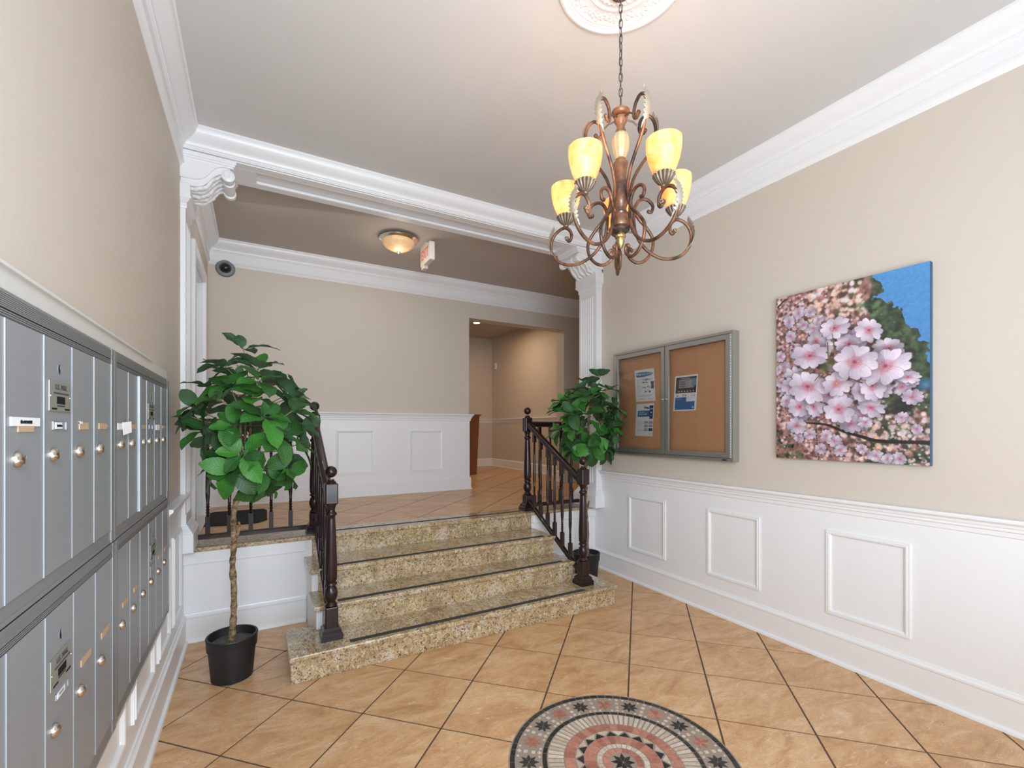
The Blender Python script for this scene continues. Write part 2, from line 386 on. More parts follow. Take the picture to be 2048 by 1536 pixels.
# ------------------------------------------------------------------ structure: walls, ceilings
struct(M().box(XL - .2, XL, YREAR, 4.52, -.05, ZC + .05).box(XL - .2, XL, 5.36, YBK + .2, -.05, ZC + .05).box(XL - .2, XL, 4.52, 5.36, 2.96, ZC + .05).box(XL - .2, XL, 4.52, 5.36, -.05, .665)
       .build('wall_left', WALL), 'taupe wall on the left with the mailboxes')
WR = struct(M().box(XR, XR + .2, YREAR, BY1, -.05, ZC + .05).build('wall_right', WALL), 'taupe wall on the right with noticeboard and picture')
struct(M().box(XR + .2, XH + .2, BY1 - .2, BY1, .6, ZC + .05).build('wall_hall_front', WALL))
struct(M().box(XL - .2, XH + .2, YREAR - .2, YREAR, -.05, ZC + .05).build('wall_rear', WALL))
OX0, OX1, OZ = 2.665, 4.33, 3.112
WB = struct(M().box(XL - .2, OX0, YBK, YBK + .2, .6, ZC + .05).box(OX1, XH + .2, YBK, YBK + .2, .6, ZC + .05).box(OX0, OX1, YBK, YBK + .2, OZ, ZC + .05)
            .build('wall_back', WALL), 'taupe back wall of the upper hall with an opening')
struct(M().box(XH, XH + .2, BY1, YBK + .2, .6, ZC + .05).build('wall_hall_right', WALL))
CB = struct(M().box(4.80, 5.0, YBK + .2, 9.5, .6, ZC + .05).build('wall_corridor_right', WALL))
struct(M().box(1.4, 4.8, 9.45, 9.65, .6, ZC + .05).build('wall_corridor_end', WALL))
struct(M().box(1.2, 1.4, YBK + .2, 9.65, .6, ZC + .05).build('wall_corridor_left', WALL))
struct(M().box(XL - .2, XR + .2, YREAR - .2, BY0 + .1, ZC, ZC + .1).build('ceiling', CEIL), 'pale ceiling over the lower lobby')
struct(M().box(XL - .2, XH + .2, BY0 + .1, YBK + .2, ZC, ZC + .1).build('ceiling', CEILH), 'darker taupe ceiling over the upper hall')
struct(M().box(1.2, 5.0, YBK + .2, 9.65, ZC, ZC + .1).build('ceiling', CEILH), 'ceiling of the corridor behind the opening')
# platform front wall
PW = struct(M().box(XL - .2, .40, YP, YP + .1, -.05, .64).box(.40, 2.48, YP + .02, YP + .1, -.05, .64).box(2.48, XR + .2, YP, YP + .1, -.05, .64).build('wall_platform', TRIM), 'white panelled wall below the raised hall floor')
M().box(XL, .355, YP - .014, YP, .556, .64).box(XL, .355, YP - .02, YP, .553, .565).box(2.49, XR, YP - .014, YP, .556, .64).box(2.49, XR, YP - .02, YP, .553, .565).build('rail_board', TRIM, PW, bevel=.003)
BASEP = [(0, 0), (.022, 0), (.022, .168), (.026, .172), (.026, .185), (.016, .195), (.012, .205), (0, .208)]
SHOE = [(0, 0), (.04, 0), (.036, .016), (.022, .024), (0, .024)]
def baseboard(name, path, z=0, flip=False, closed=False):
    return struct(M().sweep(BASEP, path, closed, z, flip).sweep(SHOE, path, closed, z, flip).build(name, TRIM, bevel=.0015))
baseboard('baseboard_right', [(XR, YREAR), (XR, YP)])
baseboard('baseboard_platform_right', [(XR, YP), (2.50, YP)])
baseboard('baseboard_platform_left', [(.355, YP), (XL, YP)])
baseboard('baseboard_left', [(XL, YP), (XL, YREAR)])
HB = [(0, 0), (.035, 0), (.03, .015), (.022, .02), (.022, .155), (.012, .168), (0, .172)]
struct(M().sweep(HB, [(OX0, YBK + .2), (OX0, YBK), (XL, YBK), (XL, 5.5)], z=LZ).build('baseboard_back', TRIM))
struct(M().sweep(HB, [(4.80, YBK + .2), (4.80, 9.45), (1.4, 9.45)], z=LZ).build('baseboard_corridor', TRIM))
struct(M().sweep(HB, [(XH, YBK), (OX1, YBK), (OX1, YBK + .2)], z=LZ).build('baseboard_back_right', TRIM))

# wainscot skin (white) up to the chair rail, rails, panel mouldings
RAIL = [(0, 0), (.046, 0), (.052, -.008), (.05, -.018), (.034, -.03), (.031, -.044), (.024, -.048), (.024, -.062), (.015, -.068), (.013, -.092), (.007, -.096), (0, -.115)]
def rail(name, path, z, flip=False, k=1):
    return struct(M().sweep([(a, b * k) for a, b in RAIL], path, False, z, flip).build(name, TRIM))
rail('trim_chair_rail_right', [(XR, YREAR), (XR, YP)], 1.073)
rail('trim_chair_rail_left', [(XL, YP), (XL, 3.17)], 1.073)
rail('trim_chair_rail_hall', [(OX0 + .006, YBK + .19), (OX0 + .006, YBK), (XL, YBK), (XL, 5.50)], 1.733)
rail('trim_chair_rail_corridor', [(4.80, YBK + .2), (4.80, 9.45), (1.4, 9.45)], 1.745, k=.85)
WSR = struct(M().box(XR - .006, XR, YREAR, YP, 0, 1.0).build('wall_wainscot_right', TRIM))
WSL = struct(M().box(XL, XL + .006, YREAR, YP, 0, 1.0).build('wall_wainscot_left', TRIM))
WSH = struct(M().box(XL, OX0 + .006, YBK - .006, YBK, LZ, 1.66).box(OX0, OX0 + .006, YBK, YBK + .2, LZ, 1.66).build('wall_wainscot_hall', TRIM))
PM = [(0, 0), (.028, 0), (.030, .006), (.022, .014), (.014, .016), (.012, .010), (.006, .012), (0, .012)]  # (inwards, proud)
def panel(parent, plane, pos, a0, a1, z0, z1, sgn):
    """rectangular picture-frame moulding; plane 'x' or 'y'"""
    m = M(); rect = [(a0, z0), (a1, z0), (a1, z1), (a0, z1)]; sg = [(1, 1), (-1, 1), (-1, -1), (1, -1)]
    vs = []
    for (a, z), (sa, sz) in zip(rect, sg):
        for i, o in PM:
            A, Z = a + sa * i, z + sz * i
            vs.append((pos + sgn * o, A, Z) if plane == 'x' else (A, pos + sgn * o, Z))
    k = len(PM)
    m.add(vs, [(c * k + j, c * k + (j + 1) % k, ((c + 1) % 4) * k + (j + 1) % k, ((c + 1) % 4) * k + j) for c in range(4) for j in range(k)])
    return m.build('panel_moulding', TRIM, parent)
for a, b in ((2.975, 3.45), (2.07, 2.525), (1.165, 1.61), (.26, .70), (-.64, -.2)):
    panel(WSR, 'x', XR - .006, a, b, .308, .858, -1)
for a, b in ((3.45, 3.80), (2.96, 3.33), (2.40, 2.84), (1.80, 2.25), (1.2, 1.65)):
    panel(WSL, 'x', XL + .006, a, b, .308, .858, 1)
for a, b in ((-.06, .40), (.868, 1.333), (1.795, 2.257)):
    panel(WSH, 'y', YBK - .006, a, b, .957, 1.51, -1)

# crown mouldings
CRU = [(0, 0), (.115, 0), (.115, -.012), (.106, -.020), (.104, -.034), (.094, -.052), (.076, -.070), (.056, -.083), (.042, -.092), (.034, -.104), (.033, -.112), (.026, -.114), (.026, -.124), (.019, -.128), (.019, -.134), (0, -.134)]
CRL = [(0, -.134), (.019, -.134), (.019, -.212), (.025, -.216), (.026, -.232), (.018, -.238), (.012, -.250), (.004, -.265), (0, -.265)]
struct(M().sweep(CRU, [(XL, YREAR), (XR, YREAR), (XR, BY0), (XL, BY0)], True, ZC).build('trim_crown_lobby', TRIM, smooth=True, angle=28))
struct(M().sweep(CRL, [(XL, BY0), (XL, YREAR), (XR, YREAR), (XR, BY0)], False, ZC).build('trim_crown_lobby_lower', TRIM, smooth=True, angle=28))
CRH = CRU[:-1] + CRL[1:]
CRH = [(0, 0)] + CRU[1:-1] + CRL[2:]
struct(M().sweep(CRH, [(XH, YBK), (XL, YBK), (XL, BY1)], False, ZC).build('trim_crown_hall', TRIM, smooth=True, angle=28))

# beam with a recessed panel in its underside
BM = M().box(XL, XR, BY0, BY0 + .075, BZ, ZC).box(XL, XR, BY1 - .075, BY1, BZ, ZC).box(XL, XR, BY0 + .075, BY1 - .075, BZ + .025, ZC)
BM.box(XL, XL + .46, BY0 + .075, BY1 - .075, BZ, BZ + .03).box(XR - .46, XR, BY0 + .075, BY1 - .075, BZ, BZ + .03)
bm_ = struct(BM.build('ceiling_beam', TRIM, bevel=.002), 'white boxed beam between lobby and hall')
M().box(XL + .46, XR - .46, BY1 - .088, BY1 - .075, BZ - .0, BZ + .02).box(XL + .46, XR - .46, BY0 + .075, BY0 + .088, BZ, BZ + .02).build('bead', TRIM, bm_, bevel=.004)

# pilasters
def pilaster(xw, s, face, label):
    """xw wall plane, s=+1 faces +x, face = protrusion"""
    root = thing('pilaster', label, 'pilaster', (xw, 4.03, LZ), 'fluted pilasters under the beam')
    y0, y1 = BY0 + .015, BY1 - .03
    xf = xw + s * face
    # shaft with flutes: profile in xy, extruded in z
    n = 6; wdt = y1 - y0; mrg = .032; pitch = (wdt - 2 * mrg) / n
    poly = [(xw, y0), (xf, y0)]
    for k in range(n):
        c = y0 + mrg + pitch * (k + .5); r = pitch * .36
        poly += [(xf - s * r * .9 * math.sin(PI * j / 6), c - r * math.cos(PI * j / 6)) for j in range(7)]
    poly += [(xf, y1), (xw, y1)]
    M().prism(poly, 'z', .93, 2.985).build('shaft', TRIM, root)
    M().box(xw, xf, y0, y1, 2.985, 3.06).build('shaft_block', TRIM, root)
    M().box(xw, xf + s * .004, y0 - .003, y1 + .003, .86, .93).build('shaft_block', TRIM, root)
    def ring(m, z0, z1, e0, e1):
        a = [(xw, y0 - e0), (xf + s * e0, y0 - e0), (xf + s * e0, y1 + e0), (xw, y1 + e0)]
        b = [(xw, y0 - e1), (xf + s * e1, y0 - e1), (xf + s * e1, y1 + e1), (xw, y1 + e1)]
        m.add([(*p_, z0) for p_ in a] + [(*p_, z1) for p_ in b], [(3, 2, 1, 0), (4, 5, 6, 7), (0, 1, 5, 4), (1, 2, 6, 5), (2, 3, 7, 6), (3, 0, 4, 7)])
    m = M()
    for z0, z1, e0, e1 in ((3.06, 3.072, .006, .010), (3.072, 3.10, .008, .008), (3.10, 3.125, .010, .030), (3.125, 3.14, .034, .034), (3.14, 3.225, .030, .030)): ring(m, z0, z1, e0, e1)
    m.build('capital', TRIM, root, bevel=.002)
    m = M()
    for z0, z1, e0, e1 in ((LZ, .80, .05, .05), (.80, .815, .045, .038), (.815, .835, .038, .024), (.835, .85, .024, .018), (.85, .862, .014, .010)): ring(m, z0, z1, e0, e1)
    m.build('base_block', TRIM, root, bevel=.002)
    return root
pilaster(XL, 1, .03, 'white fluted pilaster on the left, between mailbox wall and hall doorway')
pilaster(XR, -1, .08, 'white fluted pilaster on the right, behind the plant by the noticeboard')

def corbel(xw, s, ln, label):
    root = thing('corbel', label, 'corbel', (xw, 4.03, BZ), 'scrolled corbels under the beam')
    X = lambda t: xw + s * t * ln
    base = [(.0, 3.226), (.07, 3.226), (.14, 3.228), (.25, 3.228), (.36, 3.240), (.46, 3.268), (.56, 3.315), (.66, 3.345), (.74, 3.355)]
    up = [(.74, BZ), (.07, BZ)]
    body = [(X(a), b) for a, b in catmull([(*q, 0) for q in base], 4) and [(v.x, v.y) for v in catmull([(*q, 0) for q in base], 4)]]
    poly = body + [(X(.93), 3.42), (X(.93), BZ), (X(0), BZ)]
    M().prism(poly, 'y', BY0 + .012, BY1 - .02).build('body', TRIMR, root, smooth=True, angle=40)
    # side plates with the curved lower edge, front and back
    pl = [(X(a), b + .045) for a, b in [(v.x, v.y) for v in catmull([(*q, 0) for q in base], 4)]]
    pl = [(X(.0), 3.25)] + pl + [(X(.8), BZ), (X(.0), BZ)]
    M().prism(pl, 'y', BY0 - .004, BY0 + .014).build('side_plate', TRIM, root)
    # scroll roll at the nose
    cx, cz, r = X(.84), 3.352, .043
    m = M()
    for y0, y1, rr in ((BY0 - .002, BY0 + .05, r), (BY0 + .05, BY0 + .1, r * .8), (BY0 + .1, BY1 - .11, r * .92), (BY1 - .11, BY1 - .06, r * .8), (BY1 - .06, BY1 - .008, r)):
        m.lathe([(rr * .6, y0), (rr, y0 + .008), (rr, y1 - .008), (rr * .6, y1)], (cx, 0, cz), 18, 'y')
    m.build('scroll', TRIM, root, smooth=True, angle=50)
    m = M()
    for y in (BY0 - .006,):
        sp = [(cx + s * (.038 - .0042 * k) * math.cos(.9 * k) * 1.0, y, cz + (.038 - .0042 * k) * math.sin(.9 * k)) for k in range(9)]
        m.tube(catmull(sp, 3), .003, 6)
    m.build('volute_line', TRIM, root, smooth=True)
    # acanthus ribs under the curve
    m = M(); L_ = [(v.x, v.y) for v in catmull([(*q, 0) for q in base], 4)]
    for yc, wv in ((BY0 + .045, .022), (BY0 + .10, .018), (BY0 + .165, .028), (BY0 + .23, .018), (BY0 + .285, .022)):
        pts = [(X(a), yc + .01 * math.sin(k * .8 + yc * 40), b - .004) for k, (a, b) in enumerate(L_)]
        m.tube(pts, .01, 8, radii=[.006 + wv * .45 * math.sin(PI * (k + .6) / (len(pts) + .4)) * (1 + .25 * math.sin(k * 2.1 + yc * 50)) for k in range(len(pts))])
    m.build('acanthus_leaf', TRIMR, root, smooth=True, angle=60)
    # top plate mouldings
    m = M()
    for z0, z1, e in ((BZ - .028, BZ, .022), (BZ - .044, BZ - .028, .014), (BZ - .058, BZ - .044, .006)):
        m.box(xw, X(.93) + s * e, BY0 - .004 - e * .45, BY1 - .012 + e * .3, z0, z1)
    m.build('top_plate', TRIM, root, bevel=.003)
    return root
corbel(XL, 1, .335, 'white carved corbel at the left end of the beam')
corbel(XR, -1, .37, 'white carved corbel at the right end of the beam, behind the chandelier')

# hall doorway in the left wall
d = struct(M().box(XL, XL + .034, 4.42, 4.52, LZ, 2.96).box(XL, XL + .034, 5.36, 5.47, LZ, 2.96).box(XL, XL + .034, 4.42, 5.47, 2.96, 3.05).build('door_casing_1', TRIM, bevel=.004), 'white casing of the hall doorway')
M().box(XL - .19, XL + .002, 4.521, 4.535, .684, 2.958).box(XL - .19, XL + .002, 5.345, 5.359, .684, 2.958).box(XL - .19, XL + .002, 4.536, 5.344, 2.944, 2.958).build('jamb', TRIM, d)
dd = struct(M().box(XL - .19, XL - .15, 4.537, 5.343, .686, 2.942).build('door_1', TRIM), 'white door recessed in the left hall wall')
for z0, z1 in ((.9, 1.6), (1.8, 2.75)): M().box(XL - .151, XL - .143, 4.62, 5.26, z0, z1).build('door_panel', TRIM, dd, bevel=.003)
M().ball((XL - .12, 5.28, 1.62), .026).build('door_handle', BRASS, dd, smooth=True)
tag(M().box(XL - .2, XL + .06, 4.46, 5.42, LZ - .002, LZ + .014).build('door_sill', MARB, bevel=.004), 'pale marble sill in the hall doorway on the left', 'door sill')

# ------------------------------------------------------------------ floor tiles
S = .4567; TH = math.radians(-45.0)
Ua = Vector((math.cos(TH), math.sin(TH))); Ub = Vector((math.sin(TH), -math.cos(TH)))
MO = Vector((1.472, 1.569)); MR = .522
def clip(poly, rects):
    x0, x1, y0, y1 = rects
    for ax, val, sg in ((0, x0, 1), (0, x1, -1), (1, y0, 1), (1, y1, -1)):
        out = []
        for i in range(len(poly)):
            a, b = poly[i], poly[(i + 1) % len(poly)]
            ina, inb = (a[ax] - val) * sg >= 0, (b[ax] - val) * sg >= 0
            if ina: out.append(a)
            if ina != inb:
                t = (val - a[ax]) / (b[ax] - a[ax]); out.append((a[0] + t * (b[0] - a[0]), a[1] + t * (b[1] - a[1])))
        poly = out
        if len(poly) < 3: return []
    return poly
def parea(p): return abs(sum(p[i][0] * p[(i + 1) % len(p)][1] - p[(i + 1) % len(p)][0] * p[i][1] for i in range(len(p)))) / 2
FL = struct(M().box(XL - .2, XR + .2, YREAR - .2, YP, -.06, -.0028).build('floor', GROUT), 'tan stone floor tiles laid diagonally')
FH = struct(M().box(XL - .2, XH + .2, YP + .2, YBK, .60, LZ - .0028).box(1.2, 5.0, YBK, 9.65, .6, LZ - .0028).build('floor', GROUT), 'tan stone tiles of the raised hall floor')
g_ = .0050
full = M().prism([(g_, g_), (S - g_, g_), (S - g_, S - g_), (g_, S - g_)], 'z', -.01, 0)
fullo = full.build('tile_template', TILE); full_me = fullo.data; bpy.data.objects.remove(fullo)
bmod = None
def lay(parent, O, rect, z, hole=None):
    rg = range(-30, 30)
    for i in rg:
        for j in rg:
            base = O + Ua * (S * i) + Ub * (S * j)
            q = [base + Ua * (S * a) + Ub * (S * b) for a, b in ((g_ / S, g_ / S), (1 - g_ / S, g_ / S), (1 - g_ / S, 1 - g_ / S), (g_ / S, 1 - g_ / S))]
            q = [(v.x, v.y) for v in q]
            c = clip(q, rect)
            if len(c) < 3 or parea(c) < 2e-4: continue
            if hole and min((Vector(v) - hole[0]).length for v in c) < hole[1]:
                # cut the circle out: keep points outside; build by polar clipping
                pts = []
                n = len(c); dense = []
                for k in range(n):
                    a, b = Vector(c[k]), Vector(c[(k + 1) % n])
                    m = 24
                    for t in range(m): dense.append(a + (b - a) * (t / m))
                outside = [(v - hole[0]).length >= hole[1] for v in dense]
                if not any(outside): continue
                if all(outside): pass
                else:
                    # rotate so that list starts at first outside after an inside
                    st = next(k for k in range(len(dense)) if outside[k] and not outside[k - 1])
                    seq = dense[st:] + dense[:st]; so = outside[st:] + outside[:st]
                    runs = []; cur = []
                    for v, o_ in zip(seq, so):
                        if o_: cur.append(v)
                        elif cur: runs.append(cur); cur = []
                    if cur: runs.append(cur)
                    poly = []
                    for k, run in enumerate(runs):
                        poly += run
                        nxt = runs[(k + 1) % len(runs)][0]
                        a0 = math.atan2(run[-1].y - hole[0].y, run[-1].x - hole[0].x); a1 = math.atan2(nxt.y - hole[0].y, nxt.x - hole[0].x)
                        da = (a1 - a0 + PI) % (2 * PI) - PI
                        mm = max(2, int(abs(da) / .06))
                        poly += [hole[0] + Vector((math.cos(a0 + da * t / mm), math.sin(a0 + da * t / mm))) * hole[1] for t in range(mm + 1)]
                    c = [(v.x, v.y) for v in poly]
                    M().prism(c, 'z', z - .01, z).build('tile', TILE, parent, fix=False); continue
            if parea(c) > .985 * (S - 2 * g_) ** 2:
                o = inst('tile', full_me, parent, (base.x, base.y, z), (0, 0, TH))
                # mesh is spanned by +x (Ua) and +y (rotated 90 left of Ua = -Ub): place at the right corner
                o.location = (base.x + Ub.x * S, base.y + Ub.y * S, z)
            else:
                M().prism(c, 'z', z - .01, z).build('tile', TILE, parent, fix=False)
O0 = Vector((2.7648, 2.8486))
lay(FL, O0, (XL + .03, XR - .03, YREAR + .02, YP - .02), 0, (MO, MR + .006))
O1 = O0 + Ua * (S * .628) + Ub * (S * -.16)
lay(FH, O1, (XL + .005, XH, 4.262, YBK + .1), LZ)
lay(FH, O1, (2.2, 4.80, YBK + .104, 9.44), LZ)

# mosaic medallion
MD = thing('floor_medallion', 'round stone mosaic with ringed stars set into the tiled floor', 'mosaic', (MO.x, MO.y, 0))
M().lathe([(MR + .002, -.02), (MR + .002, -.0014), (0.00001, -.0014)], (MO.x, MO.y, 0), 72).build('mortar_bed', MGROUT, MD)
rest = {}
count_part = [0]
def piece(poly, m, z=0):
    """poly in medallion-local xy; visible ones are separate parts"""
    c = [(MO.x + x, MO.y + y) for x, y in poly]
    cx, cy = sum(p_[0] for p_ in c) / len(c), sum(p_[1] for p_ in c) / len(c)
    dep = cx * math.sin(YAW) + cy * math.cos(YAW); py = 857 + 911 * 1.53 / dep
    mm = M().prism(c, 'z', -.006, z + random.uniform(-.0006, .0006))
    if py < 1545 and parea(poly) > 1.6e-4 and count_part[0] < 298:
        count_part[0] += 1
        mm.build('mosaic_tile', m, MD, fix=False)
    else:
        rest.setdefault(m.name, M()).add(mm.v, mm.f)
def P(r, a): return (r * math.cos(a), r * math.sin(a))
def ringt(r0, r1, n, m, gap=.0016, off=0, frac=1):
    for k in range(n):
        a0, a1 = 2 * PI * (k + off) / n, 2 * PI * (k + off + frac) / n
        g0, g1 = gap / r0, gap / r1
        mid0 = [P(r1 - gap, a0 + g1 + (a1 - a0 - 2 * g1) * t / 2) for t in range(3)]
        piece([P(r0 + gap, a0 + g0)] + mid0 + [P(r0 + gap, a1 - g0)], m if not callable(m) else m(k))
R_ = MR
ringt(.952 * R_, 1.0 * R_, 74, MBLACK)
ringt(.668 * R_, .712 * R_, 56, MBLACK)
ringt(.520 * R_, .662 * R_, 76, MCREAM, frac=.74, gap=.0012)
ringt(.420 * R_, .515 * R_, 40, MRED)
ringt(.235 * R_, .340 * R_, 34, MRED)
ringt(.180 * R_, .230 * R_, 28, MCREAM)
ringt(.118 * R_, .176 * R_, 14, MRED)
for k in range(36):   # triangles
    a0, a1 = 2 * PI * k / 36, 2 * PI * (k + 1) / 36
    am = (a0 + a1) / 2
    if k % 2 == 0: piece([P(.346 * R_, a0 - .055), P(.346 * R_, a1 + .055), P(.404 * R_, am)], MBLACK)
    else: piece([P(.414 * R_, a0 - .05), P(.414 * R_, a1 + .05), P(.356 * R_, am)], MCREAM)
def star(cx, cy, r, rot, m, nz=8):
    for k in range(nz):
        a = rot + 2 * PI * k / nz; h = PI / nz * .93
        q = [(.05, 0), (.52 / math.cos(h) * .98, h), (.98, 0), (.52 / math.cos(h) * .98, -h)]
        q = [(cx + r * a_ * math.cos(a + b_), cy + r * a_ * math.sin(a + b_)) for a_, b_ in q]
        piece(q[::-1] if False else q, m)
star(0, 0, .108 * R_, .2, MBLACK)
SO = math.radians(-29.44 - 0)
for k in range(20):
    a = SO + 2 * PI * (k + .0) / 20; c_ = P(.830 * R_, a)
    star(c_[0], c_[1], .078 * R_ * 1.18, a, MBLACK if k % 2 == 0 else MRED)
    # cream surround between stars
    b = a + PI / 20
    for rr in (.740, .795, .865, .925):
        c_ = P(rr * R_, b); s_ = .013
        rot = b + (PI / 4 if rr in (.795, .865) else 0)
        s_ *= 1 if rr in (.795, .865) else .9
        piece([(c_[0] + s_ * 1.0 * math.cos(rot + q * PI / 2), c_[1] + s_ * 1.0 * math.sin(rot + q * PI / 2)) for q in range(4)], MCREAM)
    for rr in (.735, .928):
        for db in (-.55, .55):
            c_ = P(rr * R_, a + db * PI / 20); s_ = .008
            piece([(c_[0] + s_ * math.cos(a + .78 + q * PI / 2), c_[1] + s_ * math.sin(a + .78 + q * PI / 2)) for q in range(4)], MCREAM)
for nme, mm in rest.items():
    o = mm.build('mosaic_chips', MATS[nme], MD, fix=False); o['kind'] = 'stuff'
M().lathe([(MR + .006, -.004), (MR + .006, .0), (MR, .0), (MR, -.004)], (MO.x, MO.y, 0), 90).build('edge_ring', MGROUT, MD)

# ------------------------------------------------------------------ granite stairs
ST = thing('staircase', 'speckled beige granite staircase of four steps up to the hall', 'stairs', (1.45, 3.5, 0))
steps = [(.176, 2.735, 2.985, 3.43, .170), (.340, 2.50, 3.275, 3.62, .340), (.340, 2.50, 3.572, 4.0, .505)]
zprev = 0
for k, (x0, x1, y0, y1, z) in enumerate(steps):
    t = M().box(x0, x1, y0, y1, z - .032, z).build('tread', GRAN, ST, bevel=.008)
    if k == 0:
        M().box(x0 + .014, x1 - .014, y0 + .028, y0 + .05, 0, z - .032).build('riser', GRAN, ST, bevel=.002)
        M().box(x0 + .010, x0 + .032, y0 + .026, y1 - .01, 0, z - .0325).build('side_slab', GRAN, ST, bevel=.002)
        M().box(x1 - .032, x1 - .010, y0 + .026, y1 - .01, 0, z - .0325).build('side_slab', GRAN, ST, bevel=.002)
        M().box(.41, 2.45, y0 + .06, YP - .002, 0, z - .034).build('core', TRIM, ST)
    else:
        M().box(.402, x1 - .012, y0 + .024, y0 + .044, zprev, z - .032).build('riser', GRAN, ST, bevel=.001)
        M().box(.41, 2.45, y0 + .05, YP - .002, zprev - .03, z - .034).build('core', TRIM, ST)
    zprev = z
    sx0, sx1 = (.53, 2.415) if k == 0 else (.50, 2.40)
    M().box(sx0, sx1, y0 + .042, y0 + .083, z, z + .0015).build('grip_strip', STRIP, t)
M().box(.402, 2.488, 3.986, 4.003, .505, LZ - .032).build('riser', GRAN, ST)
# white stringer panels at both ends
for xa, xb in ((.362, .402), (2.455, 2.485)):
    M().prism([(3.335, .17), (YP, .17 if xa < 1 else .17), (YP, .473), (3.615, .473), (3.615, .308), (3.335, .308)], 'x', xa, xb).build('stringer', TRIM, ST)
M().box(.362, .402, 3.431, YP, 0, .170).build('stringer', TRIM, ST)
# landing slab
LS = tag(M().box(XL, XR, 3.958, 4.255, LZ - .03, LZ).build('granite_slab', GRAN, bevel=.006), 'long granite border slab along the raised floor edge', 'slab')
M().box(.50, 2.42, 4.07, 4.105, LZ, LZ + .0015).build('grip_strip', STRIP, LS)

# ------------------------------------------------------------------ railings
def newel_mesh(h0, hb0, hb1, ht):
    """newel from z=0: plinth, lower block to h0, turned part to hb0, block hb0..hb1, ball to ht"""
    a = M()
    a.add(*plinth())
    return a
def plinth():
    vs, fs = [], []
    rings = [(.066, 0), (.066, .035), (.062, .040), (.056, .046), (.056, .060), (.044, .075)]
    for r, z in rings: vs += [(-r, -r, z), (r, -r, z), (r, r, z), (-r, r, z)]
    n = len(rings)
    fs = [(3, 2, 1, 0), tuple(4 * (n - 1) + i for i in range(4))]
    fs += [(4 * k + i, 4 * k + (i + 1) % 4, 4 * (k + 1) + (i + 1) % 4, 4 * (k + 1) + i) for k in range(n - 1) for i in range(4)]
    return vs, fs
def turn_newel(z0, z1):
    """turned shaft between z0 and z1"""
    L_ = z1 - z0
    pr = [(.030, 0), (.040, .01), (.033, .022), (.026, .032), (.033, .042), (.041, .072), (.042, .092), (.036, .118), (.026, .134), (.038, .142), (.038, .152), (.030, .160), (.037, .175), (.039, .21)]
    top = [(.027, L_ - .10), (.026, L_ - .085), (.036, L_ - .075), (.036, L_ - .064), (.026, L_ - .054), (.024, L_ - .040), (.032, L_ - .016), (.038, L_ - .006), (.038, L_)]
    return [(r, z0 + h) for r, h in pr + [(.0385, .28), (.035, L_ * .55), (.030, L_ * .75)] + top]
def newel(parent, x, y, z, lb, hb0, hb1, ht):
    """sub-parts: post -> plinth, ball"""
    w_ = .040
    post = M().box(x - w_, x + w_, y - w_, y + w_, z + .06, z + lb).build('newel_post', MAHO, parent, bevel=.008)
    M().box(x - w_, x + w_, y - w_, y + w_, z + hb0, z + hb1).build('upper_block', MAHO, post, bevel=.008)
    pv, pf = plinth(); M().add([(x + a, y + b, z + c) for a, b, c in pv], pf).build('plinth', MAHO, post)
    M().lathe(turn_newel(z + lb - .004, z + hb0 + .004), (x, y, 0), 20).build('turned_shaft', MAHO, post, smooth=True, angle=50)
    M().lathe([(.030, z + hb1 - .002), (.032, z + hb1 + .008), (.022, z + hb1 + .014), (.020, z + hb1 + .024)], (x, y, 0), 18).ball((x, y, z + ht - .038), .038, 20, 12).build('ball_finial', MAHO, post, smooth=True, angle=50)
    return post
def bal_profile(a, b):
    """turned baluster with bead clusters near both ends"""
    L_ = b - a; pr = [(.013, 0)]
    beads = lambda s0, sg: [(r, s0 + sg * d) for r, d in ((.009, .004), (.0125, .012), (.0085, .021), (.0135, .032), (.0085, .043), (.0135, .054), (.0085, .065), (.0130, .076), (.0085, .087), (.0120, .096), (.0095, .104))]
    lo = beads(0, 1); hi = beads(L_, -1)[::-1]
    return [(r, a + h) for r, h in pr + lo + [(.0145, .16 if L_ > .4 else .12), (.0150, L_ * .42), (.011, L_ * .72)] + hi + [(.013, L_)]]
def baluster(parent, x, y, z0, z1, b0, b1):
    m = M().box(x - .0155, x + .0155, y - .0155, y + .0155, z0, b0).box(x - .0155, x + .0155, y - .0155, y + .0155, b1, z1)
    m.lathe(bal_profile(b0 - .002, b1 + .002), (x, y, 0), 12)
    return m.build('baluster', MAHO, parent, smooth=True, angle=30)
HRP = [(-.030, -.020), (-.022, -.030), (.022, -.030), (.030, -.020), (.031, -.004), (.027, .014), (.016, .027), (0, .031), (-.016, .027), (-.027, .014), (-.031, -.004)]
def railbar(parent, name, A, B, prof, mat_=MAHO):
    A, B = Vector(A), Vector(B); t = (B - A).normalized(); s_ = t.cross(Vector((0, 0, 1))).normalized(); u = s_.cross(t)
    n = len(prof); vs = [A + s_ * a + Vector((0, 0, 1)) * b for a, b in prof] + [B + s_ * a + Vector((0, 0, 1)) * b for a, b in prof]
    M().add(vs, [tuple(range(n)), tuple(range(2 * n - 1, n - 1, -1))] + [(i, (i + 1) % n, n + (i + 1) % n, n + i) for i in range(n)]).build(name, mat_, parent, smooth=True, angle=35)
BRP = [(-.019, -.018), (.019, -.018), (.019, .012), (.012, .018), (-.012, .018), (-.019, .012)]
